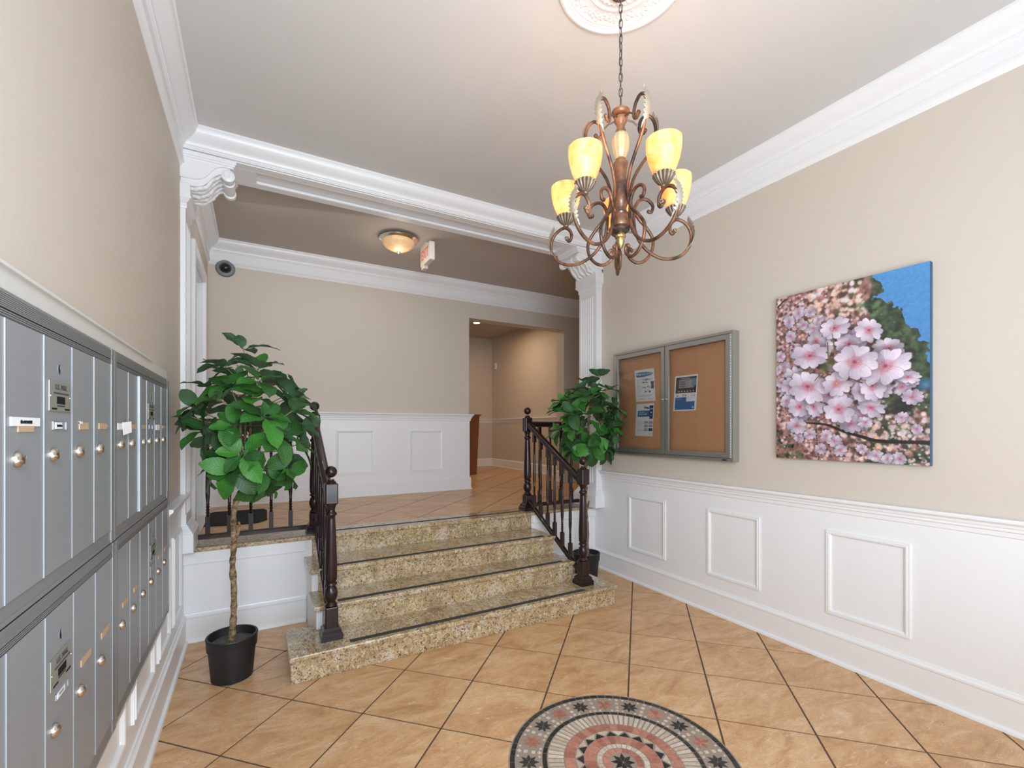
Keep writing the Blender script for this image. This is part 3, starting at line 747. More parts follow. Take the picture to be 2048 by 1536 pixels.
def stair_rail(x, label):
    yb, yt = 3.168, 4.105
    root = thing('stair_railing', label, 'railing', (x, 3.65, .17), 'dark railings beside the stairs')
    newel(root, x, yb, .170, .205, .868, 1.005, 1.116)
    newel(root, x, yt, LZ, .165, .828, .975, 1.083)
    sl = .572; hz = lambda y: 1.575 + (y - 4.077) * sl
    railbar(root, 'handrail', (x, yb + .035, hz(yb + .035)), (x, yt - .035, hz(yt - .035)), HRP)
    bz = lambda y: .715 + (y - 3.977) * .583
    railbar(root, 'bottom_rail', (x, yb + .03, bz(yb + .03)), (x, yt - .03, bz(yt - .03)), BRP)
    for y in (3.355, 3.479, 3.602, 3.722, 3.847, 3.967):
        b0, b1 = bz(y) + .135, hz(y) - .125
        baluster(root, x, y, bz(y), hz(y) - .02, b0, b1)
stair_rail(.432, 'dark mahogany stair railing with ball newels on the left of the stairs')
stair_rail(2.503, 'dark mahogany stair railing with ball newels on the right of the stairs')
def level_rail(x0, x1, xs, label, wallx, s):
    y = 4.12
    root = thing('landing_railing', label, 'railing', ((x0 + x1) / 2, y, LZ), 'level railings along the landing edge')
    railbar(root, 'handrail', (x0, y, 1.575), (x1, y, 1.575), HRP)
    railbar(root, 'bottom_rail', (x0, y, .717), (x1, y, .717), BRP)
    for x in xs: baluster(root, x, y, .715, 1.555, .865, 1.425)
    M().lathe([(.046, 0), (.046, s * .006), (.038, s * .012), (.034, s * .02), (.0001, s * .02)], (wallx, y, 1.570), 22, 'x').build('rosette', MAHO, root, smooth=True, angle=40)
level_rail(XL + .035, .391, (-.31, -.171, -.028, .113, .253), 'dark wooden level railing behind the left plant', XL + .03, 1)
level_rail(2.544, XR - .085, (2.665, 2.805, 2.94, 3.09), 'dark wooden level railing behind the right plant', XR - .08, -1)

# ------------------------------------------------------------------ mailboxes
FX = XL + .035
RY = (0, 0, 0)
TXT = (PI / 2, 0, PI / 2)   # lettering on a wall facing +x
def mail_unit(y0, y1, z0, z1, doors, dz0, dz1, label, knob_z, lab_z, extras, ribs_top, bar=None):
    root = thing('mailbox_bank', label, 'mailbox', (XL, (y0 + y1) / 2, z0), 'grey wall mailbox banks')
    m = M().box(XL + .006, FX - .014, y0, y1, z0, z1)
    m.box(FX - .014, FX - .002, y0, y1, z1 - .010, z1).box(FX - .014, FX - .002, y0, y1, z0, z0 + .010)
    m.box(FX - .014, FX, y0, doors[0][0] - .002, z0, z1).box(FX - .014, FX, doors[-1][1] + .002, y1, z0, z1)
    m.box(FX - .014, FX - .004, y0, y1, dz1 + .002, z1).box(FX - .014, FX - .004, y0, y1, z0, dz0 - .002)
    m.build('frame', GREYR, root, bevel=.001)
    m = M(); n = ribs_top
    for k in range(n):
        zz = z1 - .004 - k * ((z1 - dz1 - .022) / n)
        m.box(FX - .006, FX - .0005, doors[0][0], doors[-1][1], zz - .0028, zz)
    for k in range(3):
        zz = dz1 + .004 + k * .0045; m.box(FX - .006, FX - .001, doors[0][0], doors[-1][1], zz, zz + .0026)
    m.build('ribbed_band', GREYR, root)
    M().box(FX - .005, FX - .0022, doors[0][0], doors[-1][1], dz1 + .0155, dz1 + .019).build('black_line', DARK, root)  # thin black line along the ribbed band above the doors
    for k, (a, b) in enumerate(doors):
        dm = M().box(FX - .012, FX - .001, a + .0006, b - .0006, dz0, dz1).build('door', GREY, root)
        M().box(FX - .006, FX + .0003 + (.0006 if k % 3 else 0), b - .0018, b - .0006, dz0, dz1).build('hinge_edge', EDGE, dm)
        if knob_z is not None:
            ky = a + .046
            M().lathe([(.0165, 0), (.0165, .004), (.014, .009), (.009, .0125), (.0001, .014)], (FX - .001, ky, knob_z), 16, 'x').build('lock', BRASS, dm, smooth=True, angle=40)
        for ex in extras.get(k, ()): ex(dm, a, b, lab_z)
    if bar: M().box(FX - .012, FX + .006, bar[0], bar[1], dz0 - .002, dz1 + .002).build('lock_bar', SEAM, root, bevel=.002)
    return root
def lab(dy, w_, h_, m, dz=0, t=.0012, name='name_label'):
    def f(d, a, b, z): M().box(FX - .001, FX + t, a + dy, a + dy + w_, z - h_ / 2 + dz, z + h_ / 2 + dz).build(name, m, d)
    return f
def word(s, dy, dz, size, m=INK, sx=.8):
    def f(d, a, b, z): text('lettering', s, m, d, (FX + .0016, a + dy, z + dz), size, TXT, sx=sx)
    return f
def strokes(dy, dz, w_, h_):
    def f(d, a, b, z):
        m = M(); r = random.Random(int(a * 1000)); x = a + dy
        while x < a + dy + w_:
            q = r.uniform(.0012, .0026); m.box(FX, FX + .0018 + .0006, x, x + q, z + dz - h_ / 2, z + dz + h_ * r.uniform(.2, .5)); x += q + r.uniform(.0012, .003)
        o = m.box(FX, FX + .0024, a + dy + w_ * .2, a + dy + w_ * .7, z + dz - h_ * .1, z + dz + .0006).build('handwriting', INK, d); o['kind'] = 'stuff'
    return f
def plate(dz):
    def f(d, a, b, z):
        M().box(FX - .001, FX + .0022, a + .022, a + .158, z + dz, z + dz + .072).build('maker_plate', PLATE, d, bevel=.001)
        M().box(FX, FX + .003, a + .066, a + .118, z + dz + .018, z + dz + .036).box(FX, FX + .0028, a + .068, a + .116, z + dz + .0125, z + dz + .0145).box(FX, FX + .0028, a + .035, a + .066, z + dz + .004, z + dz + .008).box(FX, FX + .0028, a + .118, a + .15, z + dz + .004, z + dz + .008).build('plate_print', INK, d)
        text('lettering', 'U.S. MAIL', INKG, d, (FX + .0027, a + .092, z + dz + .058), .018, TXT, sx=1.05)
        M().box(FX, FX + .0028, a + .045, a + .145, z + dz + .042, z + dz + .0455).build('plate_print', INKG, d)
        M().ball((FX + .002, a + .027, z + dz + .036), .0022, 8, 5).ball((FX + .002, a + .153, z + dz + .036), .0022, 8, 5).build('screw', CHROME, d, smooth=True)
    return f
def keyhole(dz, flip=1):
    def f(d, a, b, z):
        M().lathe([(.011, -.0005), (.0125, .0008), (.0125, .0012)], (FX - .001, a + .092, z + dz), 20, 'x').build('keyhole_rim', SEAM, d, smooth=True)
        pl_ = [(a + .092 + .0095 * math.cos(t), z + dz + .012 * math.sin(t)) for t in [PI / 2 + k * PI / 8 for k in range(9)]] + [(a + .0945, z + dz - .004), (a + .090, z + dz + .004)]
        M().prism(pl_, 'x', FX, FX + .0009).build('keyhole', DARK, d)
    return f
def slot(dy, w_, h_, inner=None):
    def f(d, a, b, z):
        M().box(FX - .001, FX + .001, a + dy, a + dy + w_, z + h_ / 2 - .0012, z + h_ / 2).box(FX - .001, FX + .001, a + dy, a + dy + w_, z - h_ / 2, z - h_ / 2 + .0012).box(FX - .001, FX + .001, a + dy, a + dy + .0012, z - h_ / 2, z + h_ / 2).box(FX - .001, FX + .001, a + dy + w_ - .0012, a + dy + w_, z - h_ / 2, z + h_ / 2).build('label_holder', SEAM, d)
    return f
U1 = [(.86, 1.046), (1.048, 1.232), (1.234, 1.417), (1.419, 1.60), (1.602, 1.785), (1.787, 1.970)]
exU1 = {0: [lab(.06, .08, .018, TAPE)], 1: [lab(.06, .08, .018, TAPE)],
        2: [lab(.020, .135, .018, WHITE, .007, .0017), lab(.052, .075, .012, TAPE, -.008, .0009), strokes(.058, .007, .056, .008)],
        3: [plate(.034), keyhole(.137), slot(.05, .085, .022), lab(.065, .04, .016, WHITE), strokes(.070, 0, .03, .006)],
        4: [lab(.052, .075, .020, TAPE), lab(.052, .02, .006, WHITE, .009, .0022, 'torn_corner')], 5: [lab(.045, .08, .018, TAPE), lab(.12, .02, .007, TAPE, 0, .0014, 'torn_edge')]}
mail_unit(.83, 2.012, 1.150, 1.795, U1, 1.192, 1.742, 'upper grey mailbox bank nearest the camera, with a white name strip', 1.468, 1.537, exU1, 8)
U2 = [(2.040, 2.204), (2.206, 2.366), (2.412, 2.540), (2.542, 2.716), (2.718, 2.892), (2.894, 3.075)]
exU2 = {0: [lab(.012, .06, .022, WHITE, 0, .0008, 'clear_tape')], 1: [lab(.03, .09, .018, TAPE)], 2: [lab(.03, .07, .016, TAPE)],
        3: [plate(.034), keyhole(.137), slot(.05, .07, .020)], 4: [lab(.035, .09, .026, WHITE, -.002)], 5: [lab(.04, .085, .015, TAPE)]}
u2 = mail_unit(2.014, 3.140, 1.150, 1.793, U2, 1.192, 1.742, 'upper grey mailbox bank farther away, with a bright vertical lock bar', 1.472, 1.537, exU2, 8, (2.368, 2.410))
L1 = [(.86, 1.050), (1.052, 1.238), (1.240, 1.425), (1.427, 1.611), (1.613, 1.799), (1.801, 1.986)]
exL1 = {3: [plate(.030), keyhole(.142), slot(.06, .08, .018), lab(.068, .05, .015, WHITE, 0, .0008), lab(.078, .030, .006, GREY, 0, .0010, 'label_slot')], 4: [lab(.055, .085, .018, TAPE)], 5: [lab(.058, .085, .018, TAPE)]}
mail_unit(.83, 2.026, .505, 1.146, L1, .555, 1.098, 'lower grey mailbox bank nearest the camera, close to the floor', .815, .884, exL1, 8)
L2 = [(2.058, 2.232), (2.234, 2.406), (2.408, 2.580), (2.582, 2.756), (2.758, 2.930), (2.932, 3.108)]
exL2 = {0: [lab(.06, .075, .018, TAPE)], 1: [lab(.06, .075, .018, TAPE)], 3: [plate(.034), keyhole(.142), lab(.03, .1, .05, PLATE, -.015, .0025, 'polished_plate')], 4: [lab(.055, .07, .018, TAPE)], 5: [lab(.055, .07, .018, TAPE)]}
mail_unit(2.028, 3.140, .515, 1.146, L2, .560, 1.104, 'lower grey mailbox bank farther away, beside the left plant', .828, .893, exL2, 8)
n_ = M()
n_.add([(FX + .002, 2.105, 1.552), (FX + .016, 2.165, 1.556), (FX + .016, 2.172, 1.516), (FX + .004, 2.110, 1.506), (FX + .004, 2.135, 1.530)], [(0, 1, 2, 3)])
fp = tag(n_.build('folded_note', WHITE), 'small folded white paper sticking out of a mailbox door', 'note')
s_ = fp.modifiers.new('solid', 'SOLIDIFY'); s_.thickness = .001
tb = struct(M().box(XL, FX - .010, .5, 3.14, 1.80, 1.845).build('trim_mailbox_board', TRIMG, bevel=.002), 'aged white board above the mailboxes')
M().sweep([(0, 0), (.034, 0), (.034, .006), (.028, .012), (.014, .016), (.010, .022), (0, .022)], [(XL, 2.69), (XL, .5)], False, 1.843).build('bead', TRIMG, tb)
struct(M().box(XL, FX - .012, 3.142, 3.158, .50, 1.80).build('trim_mailbox_edge', TRIM))
struct(M().box(XL, FX - .014, .83, 3.14, .47, .503).build('trim_mailbox_bottom', TRIMG))

# ------------------------------------------------------------------ prints (vertex colours on a fine grid)
def print_mesh(name, parent, fn, c00, du, dv, nx, ny, m):
    """fn(U,V)->rgb arrays (sRGB 0..255); c00 = top-left, du to the right, dv downwards"""
    U, V = np.meshgrid((np.arange(nx) + .5) / nx, (np.arange(ny) + .5) / ny)
    col = np.clip(fn(U, V), 0, 255) / 255
    col = np.where(col <= .04045, col / 12.92, ((col + .055) / 1.055) ** 2.4)
    gu, gv = np.meshgrid(np.arange(nx + 1) / nx, np.arange(ny + 1) / ny)
    c00, du, dv = np.array(c00), np.array(du), np.array(dv)
    o0 = np.array(ORG.get(parent.as_pointer(), Vector((0, 0, 0)))) if parent else np.zeros(3)
    vs = (c00 - o0)[None, None] + gu[..., None] * du + gv[..., None] * dv
    vs = vs.reshape(-1, 3)
    idx = np.arange((nx + 1) * (ny + 1)).reshape(ny + 1, nx + 1)
    fs = np.stack([idx[:-1, :-1], idx[1:, :-1], idx[1:, 1:], idx[:-1, 1:]], -1).reshape(-1, 4)
    me = bpy.data.meshes.new(name)
    me.vertices.add(len(vs)); me.vertices.foreach_set('co', vs.ravel())
    me.loops.add(fs.size); me.loops.foreach_set('vertex_index', fs.ravel())
    me.polygons.add(len(fs)); me.polygons.foreach_set('loop_start', np.arange(len(fs)) * 4)
    me.update(calc_edges=True)
    at = me.attributes.new('print', 'FLOAT_COLOR', 'CORNER')
    rgba = np.ones((len(fs), 4, 4)); rgba[..., :3] = col.reshape(-1, 1, 3)
    at.data.foreach_set('color', rgba.ravel())
    me.materials.append(m)
    o = bpy.data.objects.new(name, me); C.objects.link(o)
    if parent: o.parent = parent
    return o

# canvas picture of cherry blossom
rng = np.random.default_rng(5)
def tv(x, y):
    u = (x - 105) / 1030; t = 1071 * u / (1360 - 289 * u)
    top = 312 + (85 - 312) * u; bot = 1383 + (1445 - 1383) * u
    return t, (y - top) / (bot - top)
ASP = 1.147 / .86
def blossom_picture(U, V):
    nx = U.shape[1]; ny = U.shape[0]
    img = np.zeros(U.shape + (3,)); Vy = V * ASP
    def fbm(sx, seed, oct_=4):
        r = np.random.default_rng(seed); out = np.zeros_like(U); amp = 1; tot = 0
        for o in range(oct_):
            n = int(sx * 2 ** o) + 2; g = r.random((int(n * ASP) + 3, n + 2))
            x = U * n; y = Vy * n; xi = x.astype(int); yi = y.astype(int); fx = x - xi; fy = y - yi
            fx = fx * fx * (3 - 2 * fx); fy = fy * fy * (3 - 2 * fy)
            yi = np.minimum(yi, g.shape[0] - 2); xi = np.minimum(xi, g.shape[1] - 2)
            out += amp * (g[yi, xi] * (1 - fx) * (1 - fy) + g[yi, xi + 1] * fx * (1 - fy) + g[yi + 1, xi] * (1 - fx) * fy + g[yi + 1, xi + 1] * fx * fy)
            tot += amp; amp *= .55
        return out / tot
    sky = np.array([92, 150, 204]) * (1 - .12 * V[..., None]); img[:] = sky
    n1 = fbm(9, 1)
    edge = np.clip((U - .68) / .32, 0, 1)
    tree = (V > .05 + .42 * edge ** 1.1 + (n1 - .5) * .34 + (fbm(30, 8) - .5) * .14) & (U > .3) | (U < .655 + (fbm(14, 15) - .5) * .16 + V * .3)
    tcol = np.stack([30 + 90 * fbm(22, 2), 40 + 96 * fbm(22, 2), 34 + 70 * fbm(22, 2)], -1); lft = np.clip((.66 + (fbm(12, 9) - .5) * .35 - U) / .06, 0, 1)[..., None]; tcol = tcol * (1 - lft) + np.array([150, 112, 106]) * lft * (.5 + fbm(26, 6)[..., None])
    img[tree] = tcol[tree]
    # warm blurry blossom bokeh on the left and at the bottom
    def disc(cx, cy, r, c, soft=.35, alpha=1., asp=1., ang=0):
        y0, y1 = int(max(0, (cy - r * 1.3 / ASP) * ny)), int(min(ny, (cy + r * 1.3 / ASP) * ny + 1)); x0, x1 = int(max(0, (cx - r * 1.3) * nx)), int(min(nx, (cx + r * 1.3) * nx + 1))
        if y1 <= y0 or x1 <= x0: return
        dx = U[y0:y1, x0:x1] - cx; dy = (V[y0:y1, x0:x1] - cy) * ASP
        if asp != 1:
            ca, sa = math.cos(ang), math.sin(ang); dx, dy = dx * ca + dy * sa, (-dx * sa + dy * ca) / asp
        d_ = np.sqrt(dx ** 2 + dy ** 2) / r; a = np.clip((1 - d_) / soft, 0, 1) * alpha
        img[y0:y1, x0:x1] = img[y0:y1, x0:x1] * (1 - a[..., None]) + np.array(c) * a[..., None]
    pal = [(226, 196, 190), (206, 174, 176), (184, 146, 142), (238, 216, 208), (150, 112, 104), (104, 74, 66), (198, 176, 182), (232, 190, 166), (86, 66, 60), (214, 200, 208)]
    for k in range(2600):
        x, y = rng.random(), rng.random()
        up = y < .55 + .1 * math.sin(x * 9)
        if x > .60 + rng.uniform(-.08, .06) - .10 * (y < .15) and y < .66 and not (x > .86 and y > .6): continue
        if x > .44 and y < .22 - x * .25 + .1 and False: continue
        c = pal[int(rng.integers(len(pal)))]
        q_ = rng.random(); c = (100, 68, 64) if q_ < .14 else (78, 64, 50) if q_ < .2 else (222, 202, 208) if q_ < .5 else c
        if x < .22 and y > .83 and rng.random() < .7: c = [(46, 66, 38), (70, 96, 60), (28, 34, 30), (92, 112, 84)][int(rng.integers(4))]
        if y > .72 and .45 < x < .7 and rng.random() < .4: c = (70, 72, 50)
        disc(x, y, rng.uniform(.006, .022), c, .6, rng.uniform(.5, .95))
    for k in range(260):
        x, y = rng.uniform(.3, .66) - rng.random() * .06, rng.uniform(0, .2); 
        if rng.random() < .6: disc(x, y, rng.uniform(.012, .03), [(240, 206, 190), (232, 222, 222), (214, 176, 160), (86, 74, 56)][int(rng.integers(4))], .6, .8)
    for k in range(260):
        x, y = rng.uniform(.6, 1), rng.uniform(.12, .62)
        if y > .08 + .42 * max(0, (x - .68) / .32): disc(x, y, rng.uniform(.008, .028), [(44, 62, 38), (96, 124, 86), (66, 92, 66), (124, 146, 112)][int(rng.integers(4))], .7, .6)
    for k in range(260):
        x, y = rng.uniform(.5, 1), rng.uniform(.74, 1); disc(x, y, rng.uniform(.008, .026), pal[int(rng.integers(len(pal)))], .5, .8)
    disc(.86, .70, .075, (48, 44, 46), .4, .9, 1, 0); disc(.80, .72, .05, (58, 52, 54), .5, .8)
    disc(.97, .60, .05, (70, 120, 170), .5, .7)
    def stroke(pts, r0, r1, c):
        q = catmull([(*tv(*p_), 0) for p_ in pts], 14)
        for k, v in enumerate(q): disc(v.x, v.y, r0 + (r1 - r0) * k / len(q), c, .3, .9)
    stroke([(400, 1150), (560, 1165), (680, 1210), (800, 1250), (900, 1280), (1130, 1290)], .008, .017, (44, 38, 38))
    stroke([(120, 370), (200, 310)], .008, .006, (60, 46, 42)); stroke([(230, 560), (330, 500)], .004, .003, (80, 60, 52))
    stroke([(480, 1200), (500, 1400)], .008, .006, (60, 46, 42)); stroke([(500, 1140), (590, 1090)], .005, .005, (90, 66, 56))
    stroke([(120, 970), (190, 920)], .004, .003, (90, 100, 60))
    def flower(x, y, rz, rot=0, sq=1., ang=0., tone=0, core=1., open_=1.):
        cx, cy = tv(x, y); r = rz / 1030 * .92
        r0 = r * 1.3
        y0, y1 = int(max(0, (cy - r0 / ASP) * ny)), int(min(ny, (cy + r0 / ASP) * ny + 1)); x0, x1 = int(max(0, (cx - r0) * nx)), int(min(nx, (cx + r0) * nx + 1))
        if y1 <= y0 or x1 <= x0: return
        dx = (U[y0:y1, x0:x1] - cx) / r; dy = (V[y0:y1, x0:x1] - cy) * ASP / r
        ca, sa = math.cos(ang), math.sin(ang); dx, dy = dx * ca + dy * sa, (-dx * sa + dy * ca) / sq
        sub = img[y0:y1, x0:x1]
        hal = np.clip(1.15 - np.sqrt(dx ** 2 + dy ** 2), 0, .28)[..., None] * .9; sub[:] = sub * (1 - hal * .8)
        order = list(range(5)); rr_ = np.random.default_rng(int(x * 7 + y))
        rr_.shuffle(order)
        for k in order:
            a = rot + 2 * PI * k / 5 + rr_.uniform(-.1, .1); ln = rr_.uniform(.85, 1.08)
            px = dx * math.cos(a) + dy * math.sin(a); py = -dx * math.sin(a) + dy * math.cos(a)
            px = px / ln
            wd = .44 * np.sqrt(np.clip(np.sin(np.clip(px, 0, 1) * PI * .92 + .05), 0, 1)) * (.55 + .75 * np.clip(px, 0, 1))
            notch = .93 - .09 * np.exp(-(py / .07) ** 2)
            dist = np.minimum(wd - np.abs(py), (notch - px) * .8); inside = np.clip(dist / .035, 0, 1) * (px > 0)
            sh = rr_.uniform(-14, 8) + tone
            base_ = np.array([206, 194, 208]) + sh
            pink = np.array([188, 104, 130])
            f = np.clip(1 - px * 2.1, 0, 1)[..., None] ** 1.3 * .8 * core
            colr = base_ * (1 - f) + pink * f
            vein = (.5 + .5 * np.cos(py / np.maximum(px, .15) * 34))[..., None] * 7
            shade_ = np.clip(py / .35, -1, 1)[..., None] * 18 * (1 if k % 2 else -1)
            colr = colr - vein - shade_
            rim = np.clip(1 - dist / .05, 0, 1)[..., None]; colr = colr + rim * 12
            sub[:] = sub * (1 - inside[..., None]) + colr * inside[..., None]
            edge_ = (np.exp(-(dist / .016) ** 2) * (px > .1) * (dist < .004))[..., None] * .55
            sub[:] = sub * (1 - edge_) + np.array([140, 108, 120]) * edge_
        rad = np.sqrt(dx ** 2 + dy ** 2); th = np.arctan2(dy, dx)
        st = np.clip(np.cos(th * 17 + rr_.uniform(0, 6)), 0, 1) ** 6 * (rad < .30) * (rad > .03) * core
        sub[:] = sub * (1 - .75 * st[..., None]) + np.array([158, 60, 78]) * .75 * st[..., None]
        c0 = np.clip(1 - rad / .11, 0, 1)[..., None] * core; sub[:] = sub * (1 - c0) + np.array([150, 56, 66]) * c0
        for k in range(12):
            a = rr_.uniform(0, 6.28); q = rr_.uniform(.2, .3)
            dd = np.exp(-(((dx - q * math.cos(a)) ** 2 + (dy - q * math.sin(a)) ** 2) / .0005)) * core
            sub[:] = sub * (1 - dd[..., None]) + np.array([206, 158, 120]) * dd[..., None]
    for k in range(46):
        x, y = rng.uniform(200, 1060), rng.uniform(540, 1160)
        if ((x - 620) / 440) ** 2 + ((y - 850) / 330) ** 2 < 1: flower(x, y, rng.uniform(60, 95), rng.uniform(0, 6), rng.uniform(.6, .9), rng.uniform(0, 3), -30 + rng.uniform(-12, 10), .9)
    small = [(190, 770, 70), (160, 880, 60), (210, 1000, 75), (1060, 985, 75), (150, 700, 60), (330, 400, 70), (370, 480, 60), (240, 460, 70), (460, 500, 70), (430, 390, 60), (250, 560, 65), (300, 640, 60), (1040, 850, 70), (130, 790, 50), (270, 1170, 60), (620, 1280, 70), (560, 1240, 60), (880, 1380, 60), (1000, 1400, 60), (940, 1400, 50), (430, 1230, 60), (330, 1250, 55), (1010, 1120, 50), (820, 1150, 60), (1080, 1200, 50), (660, 1340, 60), (800, 1330, 50), (520, 1330, 60), (500, 440, 55)]
    for k, (x, y, r_0) in enumerate(small): flower(x, y, r_0, k * .7, .85, k * 1.1, -18 + (k % 3) * 6, .8)
    for k in range(130):
        x, y = rng.uniform(210, 1000), rng.uniform(560, 1120)
        if ((x - 600) / 430) ** 2 + ((y - 840) / 320) ** 2 < 1:
            t_, v_ = tv(x, y); disc(t_, v_, rng.uniform(.01, .022), [(120, 60, 66), (196, 176, 184), (104, 88, 62), (208, 190, 198), (150, 96, 100), (86, 60, 56)][int(rng.integers(6))], .5, .85)
    disc(*tv(545, 770), .05, (92, 100, 56), .6, .9); disc(*tv(600, 730), .035, (108, 110, 60), .6, .9); disc(*tv(500, 760), .03, (70, 60, 40), .6, .9)
    big = [(720, 610, 120, .3, .7, .2), (950, 650, 110, .9, .75, .4), (310, 850, 120, .4, .7, .9), (270, 900, 100, 1.4, .8, .3), (540, 620, 80, .2, .8, .5), (480, 590, 90, 1.1, .8, 1.5), (340, 1040, 110, .7, .85, .4), (460, 1040, 100, .1, .7, 1.3),
           (850, 1050, 100, .9, .7, .5), (580, 960, 105, .4, .7, .3), (800, 940, 90, .2, .9, 1.2), (900, 930, 90, 1.2, .7, .2), (310, 1170, 80, .3, .9, .4), (1040, 850, 75, .9, .6, .1), (650, 1060, 125, .2, .85, 1.5), (410, 900, 165, .6, .8, .6),
           (860, 900, 125, .3, .75, 1.4), (430, 690, 155, .9, .75, .15), (930, 770, 165, .5, .8, -.6), (620, 500, 118, .35, .75, .0), (840, 520, 105, .9, .8, .9), (635, 880, 108, .31, .95, 0), (755, 735, 165, -.25, .9, .3)]
    for k, b in enumerate(big): flower(b[0], b[1], b[2] * 1.12, b[3], b[4], b[5], 6 if k > 12 else -6)
    stroke([(570, 600), (575, 700)], .006, .006, (110, 108, 66)); stroke([(605, 540), (620, 660)], .005, .005, (116, 104, 74)); stroke([(330, 800), (440, 790)], .006, .005, (120, 110, 76)); stroke([(470, 860), (530, 800)], .005, .005, (110, 104, 70)); stroke([(730, 850), (800, 880)], .006, .006, (112, 78, 62))
    disc(*tv(635, 880), .012, (212, 178, 92), .5, 1)
    img += (fbm(60, 9, 2)[..., None] - .5) * 16
    img = 255 * (np.clip(img, 0, 255) / 255) ** 1.12
    return img
PX = XR - .038
PC = thing('canvas_picture', 'frameless canvas photo of pink cherry blossom against blue sky', 'picture', (PX, 1.497, 1.320))
M().box(PX + .0005, XR - .002, 1.068, 1.928, 1.320, 2.466).build('stretcher', mat('canvas_edge', lin(60, 92, 128), .7), PC)
print_mesh('print', PC, blossom_picture, (PX, 1.928, 2.466), (0, -.86, 0), (0, 0, -1.146), 340, 452, CANVAS)

# ------------------------------------------------------------------ notice board
BB = thing('bulletin_board', 'wide aluminium display case with cork back and two glass doors', 'noticeboard', (XR, 2.92, 1.27))
by0, by1, bz0, bz1 = 2.243, 3.598, 1.270, 2.300; bx = XR - .078
M().box(bx, XR - .001, by0, by0 + .02, bz0, bz1).box(bx, XR - .001, by1 - .02, by1, bz0, bz1).box(bx, XR - .001, by0 + .02, by1 - .02, bz0, bz0 + .022).box(bx, XR - .001, by0 + .02, by1 - .02, bz1 - .022, bz1).build('frame', ALU, BB, bevel=.001)
M().box(XR - .025, XR - .01, by0 + .02, by1 - .02, bz0 + .02, bz1 - .02).build('cork_panel', CORK, BB)
bz_mid = 2.921
for a, b, side in ((by0 + .024, bz_mid - .004, 0), (bz_mid + .004, by1 - .024, 1)):
    f = .040
    z0, z1 = bz0 + .026, bz1 - .026
    dr = M().box(bx - .004, bx + .018, a, a + f, z0, z1).box(bx - .004, bx + .018, b - f, b, z0, z1).box(bx - .004, bx + .018, a + f, b - f, z0, z0 + f).box(bx - .004, bx + .018, a + f, b - f, z1 - f, z1).build('door', ALU, BB, bevel=.0015)
    M().box(bx + .006, bx + .009, a + f, b - f, z0 + f, z1 - f).build('pane', GLASS, dr)
    ky = b - .02 if side == 0 else a + .02
    M().lathe([(.0001, -.016), (.006, -.013), (.008, -.005), (.008, .002)], (bx - .003, ky, 1.795), 12, 'x').build('lock', CHROME, dr, smooth=True)
    # knurled hinge line
    hy = a - .003 if side == 0 else b + .003
    m = M()
    for k in range(48):
        zz = z0 + (z1 - z0) * k / 48; m.box(bx - .006, bx + .002, hy - .003, hy + .003, zz + .002, zz + (z1 - z0) / 48 - .002)
    m.build('hinge', ALUL, dr)
M().box(bx - .0045, bx - .001, 2.30, 2.335, bz0 + .006, bz0 + .014).build('maker_tag', INK, BB)

def rectp(img, U, V, u0, u1, v0, v1, c): img[(U > u0) & (U < u1) & (V > v0) & (V < v1)] = c
def linesp(img, U, V, u0, u1, v0, v1, n, c, seed=0, fill=.6):
    r = np.random.default_rng(seed); ny = U.shape[0]
    for k in range(n):
        a = v0 + (v1 - v0) * k / n; h = (v1 - v0) / n * .4; x = u0
        end = u0 + (u1 - u0) * r.uniform(.7, 1)
        while x < end:
            ww = r.uniform(.01, .05); rectp(img, U, V, x, min(x + ww, end), a, a + h, c); x += ww + r.uniform(.006, .02) / fill * .6
BLUE = (50, 92, 138)
def flyer1(U, V):
    img = np.full(U.shape + (3,), 214.)
    img[((U - .35) / .58) ** 2 + ((V - .155) / .075) ** 2 < 1] = BLUE; rectp(img, U, V, 0, .08, 0, 1, 214); rectp(img, U, V, .09, .21, .085, .2, BLUE); img[(U > .93)] = 214
    img[((U - .15) / .04) ** 2 + ((V - .14) / .03) ** 2 < 1] = 200
    linesp(img, U, V, .2, .62, .235, .262, 1, (70, 74, 80), 1, 2)
    r = np.random.default_rng(3)
    for bx_, by_, n in ((.5, .32, 16), (.5, .41, 12), (.5, .56, 10), (.5, .70, 6), (.75, .31, 8), (.75, .56, 6)):
        for k in range(n):
            cx, cy = bx_ + r.uniform(-.13, .16), by_ + r.uniform(-.035, .035); c = [(60, 60, 66), (120, 90, 60), (90, 110, 140), (60, 70, 84)][int(r.integers(4))]
            img[((U - cx) / r.uniform(.01, .03)) ** 2 + ((V - cy) / r.uniform(.006, .02)) ** 2 < 1] = c
    rectp(img, U, V, .82, .96, .40, .62, (62, 76, 104)); rectp(img, U, V, .80, .98, .40, .43, (50, 58, 80))
    img[((U - .74) / .05) ** 2 + ((V - .70) / .035) ** 2 < 1] = (104, 104, 60)
    linesp(img, U, V, .12, .34, .30, .75, 9, (176, 184, 190), 5)
    linesp(img, U, V, .12, .94, .80, .86, 2, (150, 150, 140), 6); linesp(img, U, V, .12, .5, .9, .96, 2, (170, 165, 165), 7); linesp(img, U, V, .62, .94, .92, .945, 1, (80, 84, 90), 8, 2)
    return img
